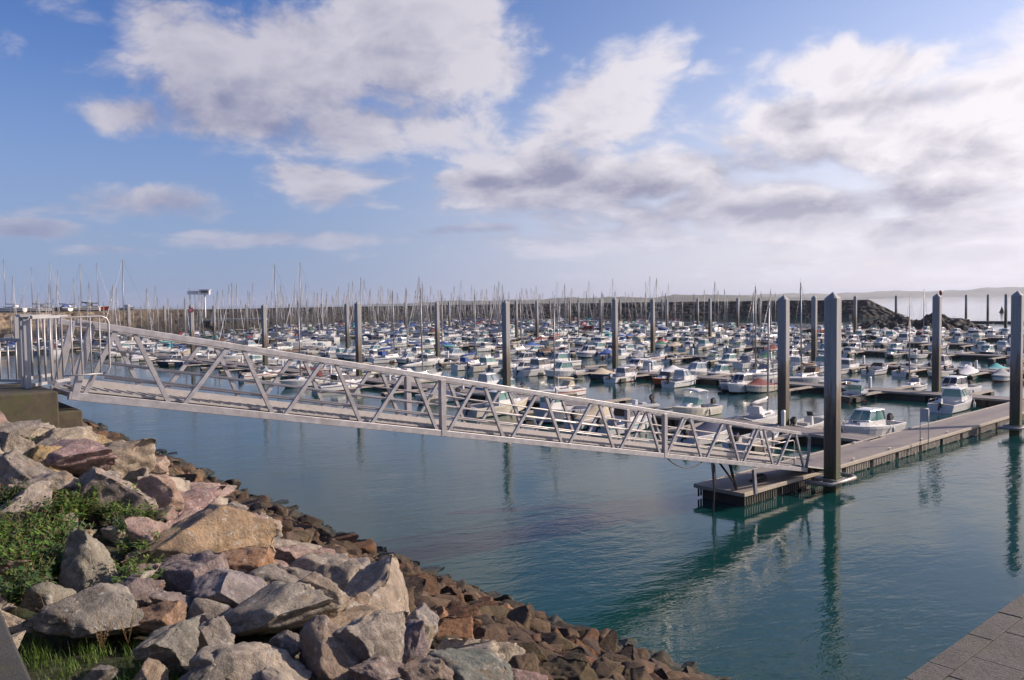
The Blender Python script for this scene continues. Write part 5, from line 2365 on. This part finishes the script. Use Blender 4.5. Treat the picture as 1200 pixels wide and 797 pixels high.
def make_boat(kind, loc, heading, r, hull=None, stripe=None, cloth_=None, glass=None, sc=None):
    e0, L = PROTO[kind]
    first = kind not in USED
    if first:
        e = e0
        USED.add(kind)
        ch = list(KIDS[e.name])
        for c in KIDS[e.name]:
            ch += KIDS[c.name]
    else:
        e = e0.copy()
        for k_ in ('label', 'group', 'category'):
            if k_ in e:
                del e[k_]
        COL.objects.link(e)
        ch = []
        for c0 in KIDS[e0.name]:
            c = c0.copy()
            COL.objects.link(c)
            c.parent = e
            ch.append(c)
            for g0 in KIDS[c0.name]:
                g = g0.copy()
                COL.objects.link(g)
                g.parent = c
                ch.append(g)
        for c in ch:
            for s_ in c.material_slots:
                s_.link = 'DATA'
    e.location = loc
    e.rotation_euler = (r.uniform(-0.012, 0.012), r.uniform(-0.015, 0.01), heading + r.uniform(-0.05, 0.05))
    sc = sc or r.uniform(0.84, 1.04)
    e.scale = (sc, sc * r.uniform(0.95, 1.05), sc * r.uniform(0.93, 1.06))
    hull = hull or r.choices(['white', 'cream', 'grey', 'blue', 'navy', 'red', 'green', 'black'], [84, 7, 4, 2, 3, 0.8, 0.8, 0.8])[0]
    stripe = stripe or (r.choices(['blue', 'navy', 'red', 'grey', 'turquoise', 'black'], [3, 3, 1.2, 2, 1, 1])[0] if r.random() < 0.55 and hull in ('white', 'cream') else hull)
    glass = glass or r.choices(['green-tinted', 'smoked', 'pale blue'], [3, 5, 3])[0]
    cloth_ = cloth_ or r.choices(list(CLOTH), [6, 5, 5, 3, 5, 2, 2, 2, 2, 1.2, 0.5, 0.8])[0]
    bottom = r.choice(['navy', 'black', 'red', 'black', 'green'])
    feats = []
    for c in ch:
        n = c.name.split('.')[0]
        if n == 'hull':
            setm(c, 0, GEL[hull])
            setm(c, 1, GEL[stripe])
            setm(c, 2, GEL[bottom])
        elif n in ('window', 'windscreen') and kind not in ('yacht', 'yacht_s', 'yacht_l', 'open', 'cruiser'):
            setm(c, 0, GLASS[glass])
        elif n in ('canopy', 'cover', 'spray_hood', 'sail_cover'):
            setm(c, 0, CLOTH[cloth_])
        elif n == 'tube':
            setm(c, 0, CLOTH[cloth_ if cloth_ in ('grey', 'white', 'black', 'red', 'navy') else 'grey'])
        elif n == 'outboard_motor' and r.random() < 0.25:
            setm(c, 0, GEL['grey'] if r.random() < 0.5 else GEL['white'])
    # a few words on its look
    if kind in ('cuddy',):
        f = f'{cloth_} canopy'
    elif kind == 'cover':
        f = f'{cloth_} cover'
    elif kind.startswith('yacht'):
        f = f'{cloth_} sail cover'
    elif kind == 'rib':
        f = f"{cloth_ if cloth_ in ('grey', 'white', 'black', 'red', 'navy') else 'grey'} tubes"
    elif stripe != hull:
        f = f'{stripe} stripe'
    elif kind in ('wheel', 'wheel_s', 'wheel_l', 'screen'):
        f = f'{glass} windows' if kind != 'screen' else f'{glass} windscreen'
    else:
        f = None
    nm, cat = TYPE[kind]
    if kind == 'cover':
        desc = f'{hull} boat under a {cloth_} cover'
    elif kind == 'rib':
        desc = f'inflatable boat with {f}'
    else:
        desc = f'{hull} {nm}' + (f' with {f}' if f else '')
    e['category'] = cat
    return e, desc, ch


MIXK = ['wheel', 'wheel_s', 'wheel_l', 'cuddy', 'screen', 'open', 'cover', 'rib', 'cruiser', 'yacht_s', 'fisher']
MIXW = [18, 15, 8, 9, 14, 11, 13, 4, 2, 5, 3]
# boats read off the photograph: waterline pixel, branch, side (-1 towards the quay), kind, bow towards pontoon?, looks
HB = [
    (1030, 507, 0, 1, 'wheel', True, dict(hull='white', stripe='white', glass='green-tinted', sc=1.04)),
    (1101, 484, 1, -1, 'wheel', True, dict(hull='white', stripe='white', glass='green-tinted', sc=1.0)),
    (1043, 454, 1, 1, 'wheel', True, dict(hull='white', stripe='white', glass='green-tinted', sc=1.04)),
    (1078, 457, 1, 1, 'cover', True, dict(hull='grey', cloth_='white', sc=0.92)),
    (1136, 460, 1, 1, 'wheel_l', True, dict(hull='white', stripe='white', glass='smoked', sc=0.98)),
    (822, 486, 0, 1, 'cuddy', True, dict(hull='cream', stripe='white', cloth_='white', glass='green-tinted', sc=1.0)),
    (960, 502, 0, 1, 'open', False, dict(hull='white', stripe='white', sc=1.0)),
    (915, 493, 0, 1, 'yacht_s', False, dict(hull='white', stripe='white', cloth_='white', sc=0.82)),
    (768, 452, 1, -1, 'screen', False, dict(hull='orange', stripe='orange', cloth_='grey', sc=1.0)),
    (800, 452, 1, -1, 'wheel_s', True, dict(hull='white', stripe='blue', glass='pale blue')),
    (862, 457, 1, -1, 'open', False, dict(hull='white', stripe='white', sc=1.1)),
    (892, 459, 1, -1, 'cover', False, dict(hull='cream', cloth_='maroon', sc=0.95)),
    (662, 441, 1, -1, 'wheel', False, dict(hull='white', stripe='white', glass='green-tinted', sc=1.05)),
    (955, 447, 1, -1, 'wheel_l', False, dict(hull='white', stripe='white', glass='smoked')),
    (1186, 444, 1, 1, 'wheel_l', True, dict(hull='white', stripe='grey', glass='pale blue')),
]
taken = {}
boats = []
cnt = 0
for (px, py, k, side, kind, bow_in, kw) in HB:
    w_ = W(px, py, 0)
    d, n = to_dn(w_)
    L = PROTO[kind][1] * kw.get('sc', 1.0)
    d = BR_D[k] + side * (BR_W / 2 + 0.55 + L / 2)
    p = dn(d, n)
    hd = (ANG_D + math.pi if side > 0 else ANG_D) if bow_in else (ANG_D if side > 0 else ANG_D + math.pi)
    boats.append((k, side, n, kind, p, hd, kw))
    taken.setdefault((k, side), []).append(n)
rb2 = random.Random(21)
for k, d0 in enumerate(BR_D):
    for side in (-1, 1):
        n = 5.0 + STEP * 0.25
        i = 0
        while n < BR_LEN[k] - 2:
            nn = n + (0.0 if i % 2 == 0 else 0.0)
            occ = 0.30 if (k == 0 and side < 0) else (0.70 if k == 0 else 0.72)
            if k == 0 and side > 0 and n < 60:
                occ = 0.45
            if rb2.random() < occ and all(abs(nn - q) > 2.9 for q in taken.get((k, side), [])):
                v = dn(d0, nn)
                px, py, dep = P(v)
                if -45 < px < 1250:
                    w = list(MIXW)
                    if nn > 90:
                        w[9] = 24
                        w[8] = 6
                    kind = rb2.choices(MIXK, w)[0]
                    L = PROTO[kind][1]
                    p = dn(d0 + side * (BR_W / 2 + 0.55 + L / 2 + rb2.uniform(0, 0.4)), nn)
                    bow_in = rb2.random() < 0.72
                    hd = (ANG_D + math.pi if side > 0 else ANG_D) if bow_in else (ANG_D if side > 0 else ANG_D + math.pi)
                    boats.append((k, side, nn, kind, p, hd, {}))
            n += STEP
            i += 1
def line_hit(px, py, lines):
    vd = W(px, py, 0)
    vd = Vector((vd.x, vd.y, 0)).normalized()
    best = None
    for li, (o0, dr, ln) in enumerate(lines):
        det = dr.x * -vd.y + dr.y * vd.x
        if abs(det) < 1e-4:
            continue
        t = (-o0.x * -vd.y + -o0.y * vd.x) / det
        v = o0 + dr * t
        if not (2 < t < ln) or v.y < 5:
            continue
        e_ = abs(P((v.x, v.y, 0))[1] - py)
        if best is None or e_ < best[0]:
            best = (e_, li, t, v)
    return best


YL = [(R0 + DV * (d0 + 6.8), NV, BR_LEN[k]) for k, d0 in enumerate(BR_D)]
TALL = []
for (px, py, kind, ytop) in ((153, 402, 'yacht_l', 298), (331, 398, 'yacht_l', 317), (358, 398, 'yacht_l', 310), (429, 396, 'yacht_l', 319), (126, 399, 'yacht_l', 333),
                             (655, 448, 'yacht_s', 350), (889, 446, 'yacht_s', 340), (1068, 452, 'yacht_s', 395), (497, 392, 'yacht', 322), (588, 392, 'yacht', 325), (665, 392, 'yacht', 320),
                             (280, 398, 'yacht', 334), (222, 402, 'yacht_s', 345), (840, 392, 'yacht', 327), (772, 392, 'yacht', 322), (905, 400, 'yacht', 335)):
    hit = line_hit(px, py, YL)
    if not hit:
        continue
    _, k, n, v = hit
    hor = 352.9 - 0.0137 * (px - 600)
    ztop = CAM_Z + (hor - ytop) / FPX * v.y
    msz = {'yacht_l': 17.5, 'yacht': 14.6, 'yacht_s': 11.5}[kind]
    sc = max(0.7, min(1.4, ztop / msz))
    boats = [b for b in boats if not (b[0] == k and b[1] == 1 and abs(b[2] - n) < 3.6)]
    boats.append((k, 1, n, kind, Vector((v.x, v.y, 0)), ANG_D + math.pi, dict(sc=sc)))
# keep the 300 motorboats that show largest as things, the rest as one stuff object
order = sorted(range(len(boats)), key=lambda i: P(boats[i][4])[2])
solo_ids = set(order[:330])
rank = {}
far_boats = []
byside = {}
for i, b in enumerate(boats):
    byside.setdefault((b[0], b[1]), []).append(i)
for keyk, ids in byside.items():
    ids.sort(key=lambda i: boats[i][2])
    for j, i in enumerate(ids):
        rank[i] = j + 1
rb3 = random.Random(77)
for i, (k, side, n, kind, p, hd, kw) in enumerate(boats):
    if i not in solo_ids:
        far_boats.append((kind, p, hd))
        continue
    e, desc, ch = make_boat(kind, (p.x, p.y, 0), hd, rb3, **kw)
    sd_name = 'quay side' if side < 0 else 'seaward side'
    tag(e, f'{desc}, {ordinal(rank[i])} from walkway, {sd_name} of {PN[k]} pontoon', group='boats at the berth pontoons')

# yachts beyond the fairway
yb = []
ry = random.Random(5)
for k, n0 in enumerate(ROW_N):
    for side in (-1, 1):
        d = -26 + 10 * k
        while d < 212:
            kind = ry.choices(['yacht', 'yacht_l', 'yacht_s', 'cruiser', 'wheel_l', 'wheel'], [42, 16, 26, 6, 6, 4])[0]
            L = PROTO[kind][1]
            p = dn(d, n0 + side * (1.2 + 0.6 + L / 2))
            px, py, dep = P(p)
            inside = True
            for (bx, by) in ((q.x, q.y) for q in prof):
                if (bx - p.x) ** 2 + (by - p.y) ** 2 < 24 ** 2:
                    inside = False
                    break
            # nothing behind the breakwater
            if inside and -20 < px < 1220 and ry.random() < 0.88:
                lim = 960 if k else 900
                if px < lim:
                    bow_in = ry.random() < 0.6
                    hd = (ANG_N + math.pi if side > 0 else ANG_N) if bow_in else (ANG_N if side > 0 else ANG_N + math.pi)
                    # beyond the polyline?
                    beyond = False
                    for q in prof:
                        if abs(math.atan2(q.x, q.y) - math.atan2(p.x, p.y)) < 0.02 and q.length < p.length + 14:
                            beyond = True
                    if not beyond:
                        yb.append((k, side, d, kind, p, hd))
            d += ry.uniform(3.6, 4.6)
yid = {}
for (k, side, d, kind, p, hd) in sorted(yb, key=lambda b: (b[0], b[1], b[2])):
    e, desc, ch = make_boat(kind, (p.x, p.y, 0), hd, ry)
    yid[(k, side)] = yid.get((k, side), 0) + 1
    row = ['nearer', 'middle', 'outermost'][k]
    sd_name = 'near' if side < 0 else 'far'
    tag(e, f'{desc}, {ordinal(yid[(k, side)])} along {sd_name} side of {row} yacht pontoon', group='boats at the yacht pontoons')

# leftover small boats as one mass
if far_boats:
    allm = []
    vs, fs, ms = [], [], []
    def midx(m_):
        if m_ not in allm:
            allm.append(m_)
        return allm.index(m_)
    rz_ = random.Random(9)
    for (kind, p, hd) in far_boats:
        e0, L = PROTO[kind]
        M = Matrix.Translation((p.x, p.y, 0)) @ Matrix.Rotation(hd, 4, 'Z')
        hullc = rz_.choices(['white', 'cream', 'grey', 'blue', 'navy'], [70, 8, 6, 5, 5])[0]
        parts = [(c, c.location.copy()) for c in KIDS[e0.name]]
        parts += [(g, c.location.copy()) for c in KIDS[e0.name] for g in KIDS[c.name]]
        for c, off_ in parts:
            me = c.data
            MM = M @ Matrix.Translation(off_)
            o_ = len(vs)
            vs.extend([tuple(MM @ v.co) for v in me.vertices])
            sl = [s_.material for s_ in c.material_slots]
            for pl in me.polygons:
                fs.append([o_ + q for q in pl.vertices])
                mm = me.materials[pl.material_index]
                if c.name.startswith('hull') and pl.material_index == 0:
                    mm = GEL[hullc]
                ms.append(midx(mm))
    me = bpy.data.meshes.new('moored_boats')
    me.from_pydata(vs, [], fs)
    for m_ in allm:
        me.materials.append(m_)
    me.polygons.foreach_set('material_index', ms)
    me.update()
    o = bpy.data.objects.new('moored_boats', me)
    COL.objects.link(o)
    tag(o, 'mass of small distant boats at the outer berth pontoons', 'boats', kind='stuff')

for k_, (e, L) in PROTO.items():
    if k_ not in USED:
        for c in KIDS[e.name]:
            for g in KIDS[c.name]:
                bpy.data.objects.remove(g)
        for c in KIDS[e.name]:
            bpy.data.objects.remove(c)
        bpy.data.objects.remove(e)

# a motorboat by the entrance pontoon, yachts stored ashore on the left arm of the breakwater
re_ = random.Random(31)
p = W(1124, 379, 0)
e, desc, ch = make_boat('cruiser', (p.x, p.y, 0), 0.2, re_, hull='white', stripe='turquoise')
tag(e, 'white workboat lying at the inner end of the entrance pontoon')
shore = [(38, 'yacht'), (56, 'yacht_l'), (72, 'yacht'), (88, 'yacht_s'), (104, 'yacht'), (118, 'yacht_l'), (12, 'yacht_l'), (150, 'wheel_l')]
for i, (px, kind) in enumerate(shore):
    a = W(px, 362, BW_TOP)
    best = min(prof, key=lambda q: abs(P((q.x, q.y, BW_TOP))[0] - px))
    e, desc, ch = make_boat(kind, (best.x - 5, best.y + 10, BW_TOP - 2.6), re_.uniform(-0.4, 0.4) + (0 if i % 2 else math.pi), re_)
    e.location.z = BW_TOP + 0.5
    tag(e, f'{desc}, laid up ashore, {ordinal(i + 1)} one behind the breakwater', group='boats laid up ashore')

# hardstanding behind the left arm
hs = MB()
pr = prof[:56]
left_ = [q for q in pr]
V = []
for q in left_:
    V.append((q.x + 1, q.y + 1, BW_TOP - 0.05))
    V.append((q.x - 120, q.y + 160, BW_TOP - 0.05))
hs.add(V, [(2 * i, 2 * i + 2, 2 * i + 3, 2 * i + 1) for i in range(len(left_) - 1)])
tag(hs.build('hardstanding_ground', [mat('dry_grass_ground', (0.17, 0.13, 0.06), 0.95, var=0.3, vscale=0.2)]), kind='structure')

# lookout cabin on a post
lk = W(241, 388, 0)
lk = Vector((lk.x, lk.y, 0))
best = min(prof, key=lambda q: abs(P((q.x, q.y, 3))[0] - 241))
lk = Vector((best.x + 4, best.y - 12, 0))
dep = P(lk)[2]
s = dep / FPX
ztop = 9.8 + (357.5 - 338) * s
e = thing('lookout_cabin', 'white lookout cabin on a single tall post above the rubble bank', 'lookout', (lk.x, lk.y, 0), 0.15)
q = MB()
q.tube([(0, 0, -3), (0, 0, ztop - 6 * s)], 0.28, 10)
q.build('post', PEDM, e)
q = MB()
q.frustum((-1.4, 1.7, 1.2, 1.2), (-1.5, 1.8, 1.3, 1.3), ztop - 7 * s, ztop - 1.5 * s)
q.box((-3.6, 0, ztop - 4.5 * s), (4.4, 1.6, 1.3))
q.build('cabin', WHITEM, e)
q = MB()
q.box((0.15, 0, ztop - 1.2 * s), (3.9, 3.1, 0.16))
q.build('roof', WHITEM, e)
q = MB()
q.box((0.15, -1.27, ztop - 3.6 * s), (2.4, 0.06, 0.8))
q.build('window', GLASS['smoked'], e)
q = MB()
for x in (-5.2, -3.4):
    q.tube([(x, 0, 2), (x, 0, ztop + 0.5)], 0.09, 6)
q.build('brace_post', STEEL, e)
# little service jetty below it
jd = thing('service_jetty', 'pale concrete service jetty on piles under the lookout cabin', 'jetty', (lk.x + 2, lk.y - 5, 0), 0.1)
q = MB()
q.box((8, 0, 4.6), (26, 4, 0.7))
q.build('deck', concrete('jetty_concrete', (0.45, 0.40, 0.36), (0.36, 0.32, 0.28), 0.0), jd)
for i in range(6):
    q = MB()
    q.tube([(-3 + i * 4.4, -1.2, -4), (-3 + i * 4.4, -1.2, 4.3)], 0.3, 8)
    q.build('jetty_post', PILEM, jd)
# white crates / dinghies on the quay by the jetty
# channel mark on the breakwater head: red-topped post, and a cone buoy outside
a = W(1102, 384, 0)
e = thing('red_channel_mark', 'dark post with a red topmark just behind the second walkway pile', 'beacon', (a.x, a.y, 0))
dd = P(a)[2]
q = MB()
q.tube([(0, 0, -2), (0, 0, 9.8 + 4.5 * dd / FPX)], 0.22, 8)
q.build('post', BLACK, e)
q = MB()
zt_ = 9.8 + 4.5 * dd / FPX
q.tube([(0, 0, zt_ - 1.0), (0, 0, zt_ + 0.3)], 0.42, 10)
q.build('topmark', REDM, e)
a = W(1174, 366, 0)
e = thing('cone_buoy', 'small dark conical buoy floating outside the entrance', 'buoy', (a.x, a.y, 0))
q = MB()
q.tube([(0, 0, -0.5), (0, 0, 0.5)], 1.3, 12)
q.build('float_body', BLACK, e)
q = MB()
q.tube([(0, 0, 0.5), (0, 0, 3.4)], [1.0, 0.1], 8)
q.build('topmark', BLACK, e)
# small marker buoy balls near the first pontoon
for i, (px, py) in enumerate(((868, 462), (880, 474))):
    pass
# no-entry disc on the fifth pile
v = sorted(onl[0], key=lambda q: q[0])[4][1] if len(onl.get(0, [])) > 4 else dn(BR_D[0] + 1.45, 124)
q = MB()
fdir = (Vector((0, 0, 0)) - v)
fdir.z = 0
fdir.normalize()
e = thing('round_sign', 'round white sign with a red ring high on a pile of the first pontoon', 'sign', v + fdir * 0.48 + Vector((0, 0, 9.0)), math.atan2(fdir.y, fdir.x))
q = MB()
q.tube([(0, 0, 0), (0.02, 0, 0)], 0.32, 20)
q.build('disc', WHITEM, e)
q = MB()
pts = [Vector((0.03, 0.36 * math.cos(t * 6.2832 / 20), 0.36 * math.sin(t * 6.2832 / 20))) for t in range(20)]
q.tube(pts, 0.08, 6, closed=True)
q.build('ring', REDM, e)

# ------------------------------------------------------------------ render settings that belong to the look
hz = MB()
hz.box((2000, 8000, 55), (18000, 17600, 130))
hm = bpy.data.materials.new('haze_air')
hm.use_nodes = True
HT = NT(hm.node_tree)
HT.n.clear()
ho = HT.node('ShaderNodeOutputMaterial')
hv = HT.node('ShaderNodeVolumePrincipled')
hv.inputs['Color'].default_value = (0.74, 0.80, 0.95, 1)
hv.inputs['Density'].default_value = 0.00007
hv.inputs['Anisotropy'].default_value = 0.3
HT.l.new(hv.outputs[0], ho.inputs['Volume'])
hzo = hz.build('haze', [hm])
tag(hzo, kind='stuff')
SC.cycles.volume_bounces = 0
SC.cycles.max_bounces = 6
SC.cycles.transparent_max_bounces = 12
SC.cycles.sample_clamp_indirect = 6
try:
    SC.cycles.use_denoising = True
except Exception:
    pass
